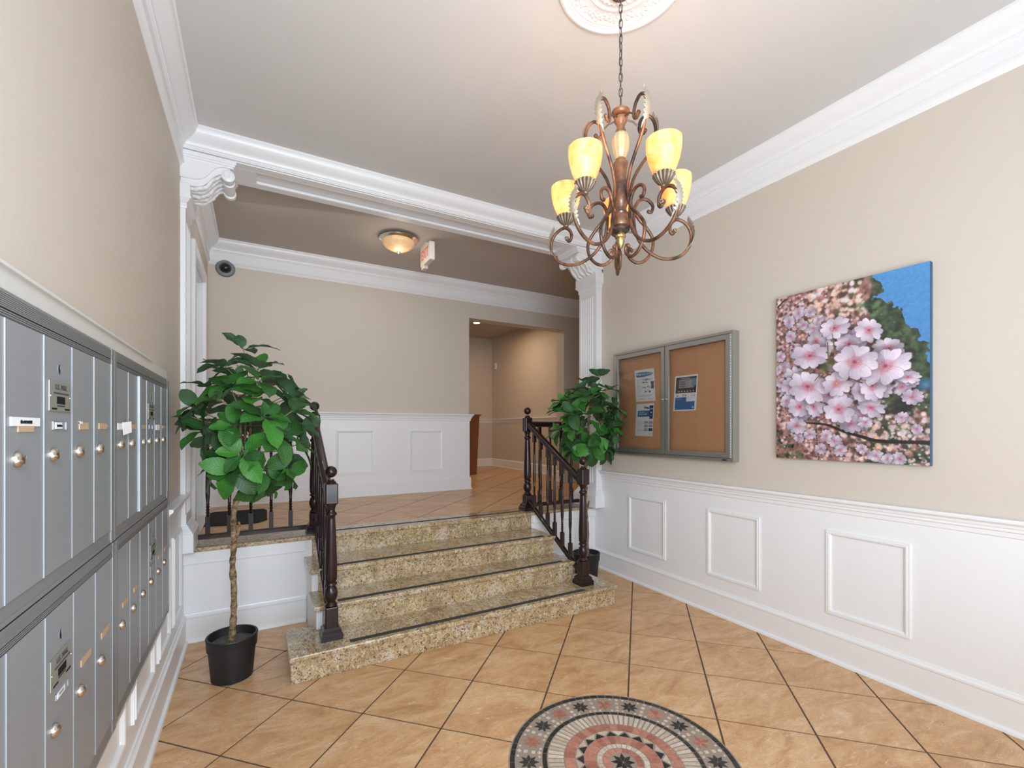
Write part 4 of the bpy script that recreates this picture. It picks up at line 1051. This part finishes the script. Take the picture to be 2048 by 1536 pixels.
def flyer2(U, V):
    img = np.full(U.shape + (3,), 212.)
    rectp(img, U, V, .10, .80, .21, .40, BLUE); linesp(img, U, V, .16, .6, .25, .28, 1, (170, 186, 205), 1, 2)
    rectp(img, U, V, .76, .98, .06, .16, (36, 54, 82)); rectp(img, U, V, .78, .97, .17, .47, (34, 58, 98)); img[((U - .87) / .04) ** 2 + ((V - .275) / .022) ** 2 < 1] = 190; rectp(img, U, V, .84, .90, .36, .38, (170, 180, 200))
    r = np.random.default_rng(2)
    for k in range(26):
        cx = r.uniform(.42, .74); cy = .10 + .12 * (cx - .42) + r.uniform(-.02, .03); img[((U - cx) / .025) ** 2 + ((V - cy) / .014) ** 2 < 1] = (40, 42, 44) if cx > .6 or k % 2 else (130, 130, 120)
    linesp(img, U, V, .12, .50, .54, .86, 10, (176, 180, 184), 4)
    for j in range(3):
        for i, c in ((.5, (150, 152, 156)), (.76, (144, 146, 156))):
            if j == 2 and i > .7: c = (44, 66, 78)
            rectp(img, U, V, i, i + .22, .54 + j * .11, .54 + j * .11 + .08, c)
    linesp(img, U, V, .70, .95, .92, .94, 1, (110, 112, 116), 9, 2)
    return img
def flyer3(U, V):
    img = np.full(U.shape + (3,), 216.); r = np.random.default_rng(4)
    rectp(img, U, V, .06, .96, .05, .50, (58, 58, 58))
    rectp(img, U, V, .20, .90, .12, .36, (128, 128, 128)); rectp(img, U, V, .74, .96, .10, .30, (96, 124, 150))
    for k in range(9): rectp(img, U, V, .46 + k * .04, .475 + k * .04, .13, .34, (162, 162, 160))
    for j in range(3):
        for i in range(4): rectp(img, U, V, .26 + i * .06, .295 + i * .06, .17 + j * .06, .205 + j * .06, (84, 86, 88))
    rectp(img, U, V, .06, .20, .12, .50, (62, 62, 52)); rectp(img, U, V, .24, .96, .37, .50, (62, 48, 42)); rectp(img, U, V, .86, .95, .32, .50, (34, 32, 30))
    for k in range(6): img[((U - .22 - k * .125) / .028) ** 2 + ((V - .45) / .018) ** 2 < 1] = (188, 182, 172)
    linesp(img, U, V, .24, .82, .075, .093, 1, (222, 222, 220), 3, 3); linesp(img, U, V, .36, .7, .102, .115, 1, (180, 180, 180), 4, 2)
    for k in range(70): img[((U - r.uniform(.08, .95)) / .015) ** 2 + ((V - r.uniform(.525, .60)) / .008) ** 2 < 1] = [(150, 128, 122), (120, 118, 126), (190, 176, 160), (80, 74, 78)][int(r.integers(4))]
    rectp(img, U, V, .06, .93, .615, .97, (44, 92, 142)); rectp(img, U, V, .56, .95, .61, .74, (200, 206, 216)); linesp(img, U, V, .1, .42, .635, .655, 1, (130, 160, 200), 6, 2); linesp(img, U, V, .1, .36, .67, .685, 1, (130, 150, 195), 7, 2)
    img[((U - .86) / .04) ** 2 + ((V - .91) / .035) ** 2 < 1] = (150, 170, 196)
    return img
def notice(fn, tl, tr, bl, label):
    x = XR - .0275
    o = print_mesh('notice', None, fn, (x, tl[0], tl[1]), (0, tr[0] - tl[0], tr[1] - tl[1]), (0, bl[0] - tl[0], bl[1] - tl[1]), 96, 128, PRINT)
    tag(o, label, 'notice', 'notices pinned on the cork board')
    s_ = o.modifiers.new('solid', 'SOLIDIFY'); s_.thickness = .001; s_.offset = -1
    return o
fo = notice(flyer1, (3.350, 2.104), (3.098, 2.104), (3.332, 1.792), 'white flyer with blue oval heading, above the other in left case')
ORG[fo.as_pointer()] = Vector((0, 0, 0))
text('lettering', 'RECYCLE RIGHT', mat('pale_ink', (.6, .66, .72), .6), fo, (XR - .0290, 3.205, 2.056), .030, (PI / 2, 0, -PI / 2), sx=.8)
fo = notice(flyer2, (3.325, 1.770), (3.097, 1.770), (3.345, 1.456), 'white flyer with dark blue band, below the other in left case')
ORG[fo.as_pointer()] = Vector((0, 0, 0))
text('lettering', 'RECYCLING', MATS['pale_ink'], fo, (XR - .0290, 3.235, 1.668), .024, (PI / 2, 0, -PI / 2), sx=.8)
notice(flyer3, (2.848, 1.998), (2.605, 1.996), (2.870, 1.688), 'tilted flyer with dark photo above a blue block, in right case')

# ------------------------------------------------------------------ chandelier
CX, CY = 1.485, 1.60
CH = thing('chandelier', 'rust-brown scrolled five-arm chandelier with glowing amber glass shades', 'chandelier', (CX, CY, 2.45))
def pol(a, r, z): return (CX + r * math.cos(a), CY + r * math.sin(a), z)
# lateral/depth frame -> world angle: lateral axis is (cos yaw, -sin yaw)
AL = [math.radians(8 + 72 * k) - YAW for k in range(5)]
body = [(.0001, 3.045), (.006, 3.04), (.008, 3.03), (.013, 3.018), (.016, 3.012), (.020, 3.008)]
M().lathe(body[::-1], (CX, CY, 0), 18).build('top_cone', CWOOD, CH, smooth=True)
M().lathe([(.012, 2.985), (.036, 2.990), (.042, 2.998), (.042, 3.006), (.036, 3.010), (.012, 3.010)], (CX, CY, 0), 24).build('top_dish', CWOOD, CH, smooth=True, angle=40)
M().lathe([(.022, 2.905), (.024, 2.915), (.018, 2.93), (.020, 2.945), (.030, 2.96), (.032, 2.975), (.022, 2.985)], (CX, CY, 0), 20).build('neck', CWOOD, CH, smooth=True)
M().lathe([(.016, 2.782), (.024, 2.79), (.034, 2.815), (.041, 2.85), (.041, 2.875), (.034, 2.897), (.022, 2.908)], (CX, CY, 0), 48, flute=lambda a, t: 1 - .10 * abs(math.sin(a * 5)) ** 6).build('melon_finial', EGG, CH, smooth=True, angle=80)
M().lathe([(.020, 2.470 + .05), (.034, 2.522), (.036, 2.53), (.030, 2.535), (.026, 2.548), (.027, 2.558), (.034, 2.580), (.038, 2.605), (.037, 2.630), (.030, 2.660), (.026, 2.70), (.028, 2.735), (.033, 2.757), (.034, 2.766), (.026, 2.772), (.024, 2.784)], (CX, CY, 0), 24).build('stem', CWOOD, CH, smooth=True, angle=50)
M().lathe([(.030, 2.462), (.044, 2.468), (.047, 2.480), (.047, 2.505), (.044, 2.518), (.030, 2.524)], (CX, CY, 0), 26).build('hub', CWOOD, CH, smooth=True, angle=40)
M().lathe([(.020, 2.440), (.034, 2.445), (.042, 2.455), (.040, 2.462), (.02, 2.463)], (CX, CY, 0), 20).build('lower_dish', CHAINM, CH, smooth=True, angle=50)
for k in range(5):
    m = M(); a = AL[k]; m.tube([pol(a, .02, 2.452), pol(a, .05, 2.448), pol(a, .068, 2.452)], .005, 6)
    m.build('bracket', CHAINM, CH, smooth=True, angle=50)
    M().tube([pol(a, .02, 2.97), pol(a, .06, 2.965), pol(a, .10, 2.935)], .004, 6).build('bracket', CHAINM, CH, smooth=True, angle=50)
m = M().lathe([(.010, 2.46), (.012, 2.445), (.019, 2.436), (.023, 2.425), (.019, 2.417)], (CX, CY, 0), 20, flute=lambda a, t: 1 + .10 * math.cos(a * 9))
m.lathe([(.018, 2.416), (.019, 2.405), (.015, 2.388), (.008, 2.372), (.0001, 2.365)], (CX, CY, 0), 20, flute=lambda a, t: 1 + .10 * math.cos(a * 5 + t * 5))
m.build('finial', GOLD, CH, smooth=True, angle=70)
arm = [(.268, 2.468), (.256, 2.452), (.244, 2.466), (.248, 2.498), (.272, 2.520), (.300, 2.518), (.332, 2.496), (.350, 2.458), (.347, 2.412), (.318, 2.366), (.268, 2.338), (.207, 2.332), (.148, 2.354), (.102, 2.394), (.072, 2.450), (.064, 2.520), (.074, 2.575), (.100, 2.604), (.135, 2.602), (.158, 2.576), (.150, 2.548), (.134, 2.548)]
tall = [(.120, 2.932), (.112, 2.916), (.096, 2.918), (.090, 2.942), (.100, 2.978), (.130, 3.000), (.158, 2.985), (.172, 2.940), (.165, 2.880), (.138, 2.820), (.100, 2.765), (.066, 2.705), (.048, 2.635), (.054, 2.570), (.086, 2.515), (.128, 2.470), (.158, 2.420), (.152, 2.362), (.120, 2.320), (.082, 2.306), (.050, 2.320), (.034, 2.346), (.042, 2.370), (.056, 2.362)]
def leafm(m, a, pts, wmax, teeth=7, curl=.25):
    """serrated leaf whose midrib follows (r,z) pts at angle a; blade faces outwards"""
    q = catmull([(r, 0, z) for r, z in pts], 6); n = len(q)
    tang = Vector((-math.sin(a), math.cos(a), 0)); rad = Vector((math.cos(a), math.sin(a), 0))
    rows = []
    for k, v in enumerate(q):
        t = k / (n - 1); w_ = wmax * math.sin(PI * min(1, t * .9 + .12)) ** .8 * (1 + .30 * (1 if k % 2 else -1) * (t > .1))
        if k == n - 1: w_ = .0005
        c = Vector((CX, CY, 0)) + rad * v.x + Vector((0, 0, v.z)); lift = -rad * (abs(w_) * curl)
        rows.append((c - tang * w_ + lift + Vector((0, 0, w_ * .5)), c - tang * w_ * .5 + lift * .3, c, c + tang * w_ * .5 + lift * .3, c + tang * w_ + lift + Vector((0, 0, w_ * .5))))
    m.add([p_ for r_ in rows for p_ in r_], [(5 * k + i, 5 * k + i + 1, 5 * k + i + 6, 5 * k + i + 5) for k in range(n - 1) for i in range(4)])
cupf = lambda a, t: 1 + .09 * math.cos(a * 18) * (0.2 < t < .95)
for k, a in enumerate(AL):
    pts = catmull([pol(a, r, z) for r, z in arm], 5); n = len(pts)
    ao = M().tube(pts, .0078, 8).ball(pol(a, .268, 2.468), .011, 10, 6).ball(pol(a, .136, 2.550), .0085, 10, 6).build('scroll_arm', IRON, CH, smooth=True, angle=60)
    m = M(); leafm(m, a, [(.322, 2.375), (.350, 2.405), (.3635, 2.45), (.352, 2.50), (.338, 2.525), (.340, 2.545)], .019)
    m.build('acanthus_leaf', SILV, ao, smooth=True, fix=False)
    m = M()
    for q in range(6):
        t = q / 6 * 2 * PI; c = Vector(pol(a, .268, 2.468)); rad = Vector((math.cos(a), math.sin(a), 0)); tg = Vector((-math.sin(a), math.cos(a), 0))
        for sgn in (-1, 1): m.ball(c + tg * (.010 * sgn) + rad * (.007 * math.cos(t)) + Vector((0, 0, .007 * math.sin(t))), .003, 6, 4)
    m.build('rosette', SILV, ao, smooth=True)
    pts = catmull([pol(a + .0, r, z) for r, z in tall], 5)
    to = M().tube(pts, .0076, 8).ball(pol(a, .120, 2.930), .010, 10, 6).ball(pol(a, .054, 2.362), .009, 10, 6).build('tall_scroll', IRON, CH, smooth=True, angle=60)
    m = M(); leafm(m, a, [(.150, 2.84), (.176, 2.885), (.184, 2.94), (.176, 2.98), (.160, 3.008), (.164, 3.028)], .018)
    m.build('acanthus_leaf', SILV, to, smooth=True, fix=False)
    c = pol(a, .272, 0)
    cup = M().lathe([(r0_, 2.522 + (z0_ - 2.522) * .86) for r0_, z0_ in [(.006, 2.522), (.012, 2.526), (.013, 2.531), (.009, 2.534), (.014, 2.538), (.026, 2.550), (.036, 2.566), (.040, 2.578), (.0435, 2.581), (.0435, 2.587), (.036, 2.589)]], c, 54, flute=cupf).build('cup', CUPM, CH, smooth=True, angle=60)
    prof = [(.034, 2.600), (.042, 2.612), (.054, 2.640), (.064, 2.672), (.070, 2.705), (.0725, 2.735), (.072, 2.758), (.0695, 2.757), (.070, 2.735), (.0675, 2.706), (.0615, 2.674), (.0515, 2.643), (.039, 2.615), (.030, 2.604)]
    prof = [(r, 2.578 + (z - 2.604) * .93) for r, z in prof]
    sc_f = lambda a_, t: 1 + .012 * abs(math.sin(a_ * 4)) - .01
    sh = M().lathe(prof, c, 40, flute=sc_f); sh.f = sh.f[:-2]
    sh.build('glass_shade', SHADE, CH, smooth=True, angle=80, fix=True)
    bl = M().lathe([(.010, 2.590), (.012, 2.605), (.018, 2.630), (.020, 2.645), (.016, 2.662), (.0001, 2.672)], c, 14).build('bulb', BULB, CH, smooth=True)
    pl_ = point('bulb_glow', (c[0], c[1], 2.690), 2.2, (1, .72, .40), .02)
# chain
zc = 3.045; k = 0; lk = .028
def link(z, rot):
    pts = []
    for i in range(14):
        t = 2 * PI * i / 14; x = .0075 * math.cos(t); zz = .016 * math.sin(t) + (.006 if math.sin(t) > .3 else -.006 if math.sin(t) < -.3 else 0)
        pts.append((x * math.cos(rot), x * math.sin(rot), zz))
    return pts
lm = M().tube(link(0, 0), .0022, 6, closed=True)
lo = lm.build('chain_link_template', CHAINM, smooth=True); lme = lo.data; bpy.data.objects.remove(lo)
zz = 3.060
while zz < 3.55:
    inst('chain_link', lme, CH, (CX, CY, zz), (0, 0, .6 + (k % 2) * PI / 2 + .15 * k)); zz += .0355; k += 1
M().tube([(CX + .003 * math.sin(i * 1.1), CY + .003 * math.cos(i * 1.1), 3.04 + .52 * i / 30) for i in range(31)], .0014, 6).build('cord', CHAINM, CH, smooth=True)
M().lathe([(.0001, 3.535), (.010, 3.538), (.020, 3.548), (.045, 3.556), (.052, 3.566), (.052, 3.572)], (CX, CY, 0), 24).build('canopy', CWOOD, CH, smooth=True)
# ceiling medallion
CX0, CY0 = CX, CY; CX, CY = CX - .022, CY - .038
CMD = thing('ceiling_medallion', 'round white plaster ceiling rose above the chandelier', 'ceiling rose', (CX, CY, ZC))
M().lathe([(.30, ZC), (.302, ZC - .008), (.296, ZC - .016), (.285, ZC - .020), (.274, ZC - .017), (.270, ZC - .012), (.262, ZC - .014), (.254, ZC - .011), (.248, ZC - .013), (.240, ZC - .010), (.20, ZC - .012), (.165, ZC - .016), (.160, ZC - .022), (.152, ZC - .022), (.148, ZC - .018), (.10, ZC - .022), (.085, ZC - .03), (.06, ZC - .032), (.0001, ZC - .032)], (CX, CY, 0), 96).build('disc', TRIM, CMD, smooth=True, angle=30)
m = M(); r_ = random.Random(3)
for i in range(6):
    a0 = 2 * PI * i / 6 + .25
    pts = [pol(a0 + t * .11, .207 + .010 * math.sin(t * 1.6), ZC - .0125) for t in range(-4, 5)]
    m.tube(pts, .004, 6)
    for t in range(-4, 5):
        for sgn in (-1, 1):
            c = pol(a0 + t * .11 + .02 * sgn, .207 + .010 * math.sin(t * 1.6) + sgn * r_.uniform(.008, .016), ZC - .012); m.ball(c, r_.uniform(.006, .011), 8, 5, .55)
m.build('flower_relief', TRIM, CMD, smooth=True)
m = M()
for i in range(60):
    a0 = 2 * PI * i / 60; m.ball(pol(a0, .118 + .006 * (i % 2), ZC - .022), .009, 8, 5, .5)
for i in range(90):
    a0 = 2 * PI * i / 90; m.tube([pol(a0, .276, ZC - .018), pol(a0 + .05, .296, ZC - .014)], .0025, 5)
m.build('rope_relief', TRIM, CMD, smooth=True)
CX, CY = CX0, CY0

# ------------------------------------------------------------------ hall fittings
HL = thing('flush_ceiling_light', 'chrome-rimmed alabaster bowl light on the hall ceiling', 'ceiling light', (1.353, 4.895, ZC))
M().lathe([(.10, ZC), (.165, ZC - .004), (.200, ZC - .018), (.204, ZC - .030), (.190, ZC - .036), (.178, ZC - .046), (.170, ZC - .050), (.16, ZC - .04)], (1.353, 4.895, 0), 40).build('rim', CHROME, HL, smooth=True, angle=35)
M().lathe([(.168, ZC - .048), (.172, ZC - .065), (.165, ZC - .085), (.140, ZC - .110), (.100, ZC - .132), (.055, ZC - .150), (.02, ZC - .158), (.0001, ZC - .159)], (1.353, 4.895, 0), 40).build('bowl', BOWL, HL, smooth=True)
M().lathe([(.012, ZC - .150), (.020, ZC - .160), (.014, ZC - .168), (.006, ZC - .176), (.0001, ZC - .18)], (1.353, 4.895, 0), 14).build('finial', CHROME, HL, smooth=True)
ex, ey = 1.68, 4.90
EX = thing('exit_sign', 'beige exit sign with red letters hanging from the hall ceiling', 'exit sign', (ex, ey, ZC))
M().box(ex - .03, ex + .03, ey - .16, ey + .16, 3.37, 3.57).build('housing', EXITW, EX, bevel=.006)
M().box(ex - .03, ex + .03, ey - .03, ey + .15, 3.57, ZC).build('mount', EXITW, EX, bevel=.004)
M().box(ex - .025, ex + .025, ey + .05, ey + .14, 3.335, 3.372).build('battery_box', EXITW, EX, bevel=.004)
text('lettering', 'EXIT', RED, EX, (ex - .0315, ey, 3.472), .155, (PI / 2, 0, -PI / 2), sx=.78, ext=.001)
DC = thing('dome_camera', 'small round grey dome camera under the hall crown moulding', 'camera', (-.285, YBK, 3.30))
M().lathe([(.094, 0), (.094, -.012), (.084, -.028), (.060, -.034), (.054, -.030)], (-.285, YBK, 3.305), 32, 'y').build('housing', mat('grey_plastic', (.20, .21, .22), .5), DC, smooth=True, angle=40)
M().lathe([(.056, -.028), (.050, -.052), (.032, -.072), (.012, -.080), (.0001, -.081)], (-.285, YBK, 3.305), 24, 'y').build('dome', mat('dark_dome', (.01, .01, .012), .08), DC, smooth=True)
m = M()
for q in range(3): m.ball((-.285 + .078 * math.cos(q * 2.1 + .4), YBK - .03, 3.305 + .078 * math.sin(q * 2.1 + .4)), .004, 8, 5)
m.build('screw', CHROME, DC, smooth=True)
RL = thing('recessed_light', 'small recessed downlight in the corridor ceiling', 'downlight', (3.77, 8.08, ZC))
M().lathe([(.085, ZC - .001), (.085, ZC - .010), (.062, ZC - .012), (.060, ZC - .001)], (3.77, 8.08, 0), 28).build('trim_ring', TRIM, RL, smooth=True, angle=40)
M().lathe([(.060, ZC - .004), (.0001, ZC - .004)], (3.77, 8.08, 0), 28).build('lens', SPOTL, RL)
WS = tag(M().box(4.762, 4.799, 9.20, 9.28, 2.88, 3.02).build('wall_sensor', TRIM, bevel=.006), 'small white sensor box on the corridor wall', 'sensor')
M().box(4.758, 4.763, 9.225, 9.255, 2.92, 2.98).build('lens_window', EXITW, WS)
PD = thing('pedestal', 'reddish-brown wooden pedestal with flared top behind the wall corner', 'pedestal', (3.30, 7.80, LZ))
M().add([(x, y, z) for x, y, z in ((3.33, 7.72, LZ), (3.60, 7.72, LZ), (3.60, 7.98, LZ), (3.33, 7.98, LZ), (3.28, 7.67, 1.76), (3.635, 7.67, 1.76), (3.635, 8.02, 1.76), (3.28, 8.02, 1.76))], [(3, 2, 1, 0), (4, 5, 6, 7), (0, 1, 5, 4), (1, 2, 6, 5), (2, 3, 7, 6), (3, 0, 4, 7)]).build('column', WOODP, PD)
M().box(3.265, 3.65, 7.655, 8.035, 1.76, 1.775).box(3.25, 3.665, 7.64, 8.05, 1.775, 1.79).build('top', WOODP, PD, bevel=.003)
tag(M().prism([(-.42, 4.80), (-.20, 4.74), (.02, 4.74), (.10, 4.86), (.11, 5.40), (.08, 5.52), (-.36, 5.54), (-.42, 5.45)], 'z', LZ, LZ + .008).build('door_mat', MAT_RUG), 'dark rubber door mat lying in front of the hall doorway', 'mat')

# ------------------------------------------------------------------ plants
def leaf_mesh(ln, wd, droop, fold, seed):
    r = random.Random(seed); n = 7; vs = []; fs = []
    for k in range(n + 1):
        t = k / n; w_ = wd * (math.sin(PI * t ** .95) ** .62 if 0 < t < 1 else 0) * .5 + .0015
        y = ln * t * (1 - .12 * droop * t); z = -droop * ln * t * t * .6 + .02 * ln * math.sin(t * 3)
        wave = .05 * wd * math.sin(k * 1.9 + seed)
        vs += [(-w_, y, z + fold * w_ + wave), (-w_ * .5, y, z + fold * w_ * .42), (0, y, z), (w_ * .5, y, z + fold * w_ * .42), (w_, y, z + fold * w_ - wave)]
    for k in range(n):
        for i in range(4): fs.append((5 * k + i, 5 * k + i + 1, 5 * (k + 1) + i + 1, 5 * (k + 1) + i))
    # stalk
    m = M().add(vs, fs); m2 = M(); m2.tube([(0, -.022, -.002), (0, -.008, 0), (0, .01, .0008)], .0016, 4); m.add(m2.v, m2.f)
    me = bpy.data.meshes.new('leaf'); me.from_pydata(m.v, [], m.f); me.materials.append(LEAF); me.shade_smooth(); return me
LEAVES = [leaf_mesh(.165, .100, .35, .22, 1), leaf_mesh(.185, .098, .55, .18, 2), leaf_mesh(.150, .096, .2, .25, 3), leaf_mesh(.175, .106, .7, .15, 4), leaf_mesh(.130, .084, .1, .3, 5)]
LCL = [(-0.062, 3.3, 2.030), (-0.162, 3.35, 1.916), (0.019, 3.25, 1.907), (-0.089, 3.42, 1.849), (-0.242, 3.3, 1.789), (0.109, 3.38, 1.823), (-0.177, 3.15, 1.696), (-0.005, 3.12, 1.715), (0.175, 3.28, 1.746), (-0.30, 3.32, 1.665), (0.206, 3.18, 1.64), (0.263, 3.38, 1.554), (0.047, 3.05, 1.604), (-0.101, 3.1, 1.55), (-0.25, 3.2, 1.527), (-0.219, 3.42, 1.442), (-0.028, 3.45, 1.481), (0.113, 3.08, 1.497), (0.247, 3.25, 1.429), (-0.157, 3.25, 1.375), (-0.06, 3.05, 1.392), (-0.217, 3.3, 1.314), (-0.1, 3.08, 1.305), (0.048, 3.12, 1.295), (0.145, 3.4, 1.324), (0.166, 3.25, 1.261), (0.072, 3.2, 1.214), (0.026, 3.1, 1.819), (-0.123, 3.15, 1.771), (0.149, 3.48, 1.588), (-0.29, 3.45, 1.599), (-0.086, 3.52, 1.653), (.225, 3.30, 1.745), (-.33, 3.30, 1.600)]
RCL = [(3.14, 3.66, 2.065), (2.97, 3.68, 1.994), (3.044, 3.46, 1.922), (2.899, 3.73, 1.914), (2.667, 3.68, 1.801), (2.939, 3.53, 1.894), (2.73, 3.58, 1.801), (2.774, 3.48, 1.846), (2.651, 3.73, 1.713), (2.652, 3.53, 1.679), (2.774, 3.48, 1.68), (3.17, 3.70, 1.832), (3.118, 3.46, 1.743), (3.20, 3.48, 1.672), (3.006, 3.48, 1.641), (3.089, 3.72, 1.724), (3.018, 3.41, 1.542), (3.17, 3.45, 1.562), (2.66, 3.53, 1.542), (2.651, 3.73, 1.526), (2.956, 3.74, 1.543), (2.935, 3.46, 1.472), (2.908, 3.58, 1.383), (3.088, 3.51, 1.404), (2.689, 3.58, 1.338), (2.844, 3.73, 1.433), (2.844, 3.48, 1.328), (3.10, 3.60, 1.287), (3.16, 3.58, 1.359), (2.73, 3.72, 1.376), (3.034, 3.48, 1.363), (2.809, 3.78, 1.817), (3.15, 3.74, 1.771), (3.02, 3.52, 1.78)]
def plant(px, py, trunk, fork, clusters, stub, label, seed, cen):
    r = random.Random(seed)
    root = thing('potted_tree', label, 'plant', (px, py, 0), 'potted green trees at both ends of the steps')
    M().lathe([(.0001, 0), (.108, 0), (.112, .004), (.128, .185), (.135, .188), (.138, .250), (.141, .256), (.138, .262), (.128, .262), (.122, .22), (.119, .215), (.0001, .215)], (px, py, 0), 40).build('pot', BLACKP, root, smooth=True, angle=35)
    M().lathe([(.121, .214), (.10, .222), (.05, .226), (.0001, .228)], (px, py, 0), 28).build('soil', SOIL, root, smooth=True)
    tp = catmull(trunk, 6); n = len(tp)
    rad = []
    for i in range(n):
        t = i / (n - 1); q = .0175 - .004 * t + (.012 * math.exp(-t * 26))
        q *= 1 + .10 * math.sin(i * 1.7) + .06 * math.sin(i * 4.1)
        for kn in (.32, .62, .8): q += .006 * math.exp(-((t - kn) / .012) ** 2)
        rad.append(q)
    to = M().tube(tp, .02, 12, radii=rad).build('trunk', BARK, root, smooth=True, angle=70)
    M().tube(catmull(stub, 4), .01, 8, radii=[.011 - .004 * i / 10 for i in range(len(catmull(stub, 4)))]).build('stub', BARK, to, smooth=True)
    fk = Vector(fork); c0 = Vector(cen)
    # main limbs
    limbs = []
    for k in range(5):
        a = k * 1.257 + .5; tgt = c0 + Vector((.11 * math.cos(a), .09 * math.sin(a), -.02 + .10 * (k % 2)))
        if k == 0: tgt = c0 + Vector((0, 0, .22))
        midp = fk + (tgt - fk) * .5 + Vector((.02 * math.cos(a), .02 * math.sin(a), -.02))
        pts = catmull([fk - Vector((0, 0, .02)), fk + (midp - fk) * .5, midp, tgt], 5); limbs.append(pts)
        M().tube(pts, .01, 8, radii=[.0135 - .008 * i / len(pts) for i in range(len(pts))]).build('branch', BARK, root, smooth=True)
    allp = [p_ for l in limbs for p_ in l]
    n_leaf = 0
    for ci, c in enumerate(clusters):
        c = Vector(c)
        near = min(allp, key=lambda p_: (p_ - c).length + max(0, p_.z - c.z + .04) * 3)
        md = near + (c - near) * .5 + Vector((0, 0, -.015))
        M().tube(catmull([near, md, c], 4), .003, 6, radii=[.0045 - .002 * i / 9 for i in range(9)]).build('twig', TWIG, root, smooth=True)
        d0 = (c - c0); d0.z = d0.z * .8 + .16; d0.normalize()
        nl = 6 if ci else 5
        ph = r.uniform(0, 6.28)
        for k in range(nl):
            a = ph + k * 2 * PI / nl * (1.0) + r.uniform(-.3, .3)
            side = d0.cross(Vector((0, 0, 1)));
            if side.length < .1: side = Vector((1, 0, 0))
            side.normalize(); up = side.cross(d0)
            el = r.uniform(.05, .75) if k < nl - 1 else r.uniform(.9, 1.3)
            dr = (side * math.cos(a) + up * math.sin(a)) * math.cos(el) + d0 * math.sin(el)
            dr.z -= .05; dr.normalize()
            # keep clear of the walls
            c.x = min(c.x, 3.115)
            if c.x + dr.x * .19 > XR - .15: dr.x = (XR - .15 - c.x) / .19; dr.normalize()
            if c.x + dr.x * .17 < XL + .03: dr.x = (XL + .03 - c.x) / .17; dr.normalize()
            nrm = Vector((0, 0, 1)) * .45 + d0 * 1.0; nrm -= dr * nrm.dot(dr)
            if nrm.length < .05: nrm = side.copy()
            nrm.normalize(); xax = dr.cross(nrm).normalized()
            mt = Matrix((xax, dr, nrm)).transposed()
            s_ = r.uniform(.85, 1.12) if k < nl - 1 else r.uniform(.6, .8)
            
            me = LEAVES[r.randrange(5)]
            o = bpy.data.objects.new('leaf', me); C.objects.link(o); o.parent = root
            o.location = c + dr * .018 - Vector((0, 0, .01)) * k * .3 - Vector((px, py, 0))
            o.rotation_euler = (mt @ Matrix.Rotation(r.uniform(-.35, .35), 3, 'Y')).to_euler(); o.scale = (s_, s_, s_)
            n_leaf += 1
    return root
plant(-.122, 3.30, [(-0.126, 3.3, 0.21), (-0.115, 3.3, 0.377), (-0.113, 3.3, 0.531), (-0.121, 3.3, 0.687), (-0.113, 3.3, 0.809), (-0.115, 3.3, 0.949), (-0.107, 3.3, 1.056), (-0.081, 3.3, 1.132), (-.055, 3.3, 1.175)], (-.055, 3.3, 1.175), LCL,
      [(-.112, 3.3, .835), (-.095, 3.29, .87), (-.083, 3.285, .92), (-.088, 3.285, .955)], 'glossy green potted tree beside the mailboxes, at the left of the stairs', 11, (-.03, 3.28, 1.58))
plant(2.965, 3.70, [(2.967, 3.7, 0.21), (2.980, 3.7, 0.485), (2.965, 3.7, 0.642), (2.952, 3.7, 0.80), (2.954, 3.69, 0.95), (2.95, 3.68, 1.08), (2.93, 3.67, 1.14)], (2.93, 3.67, 1.14), RCL,
      [(2.965, 3.7, .68), (2.975, 3.69, .72), (2.990, 3.685, .79)], 'glossy green potted tree in the corner under the noticeboard', 23, (2.93, 3.62, 1.60))
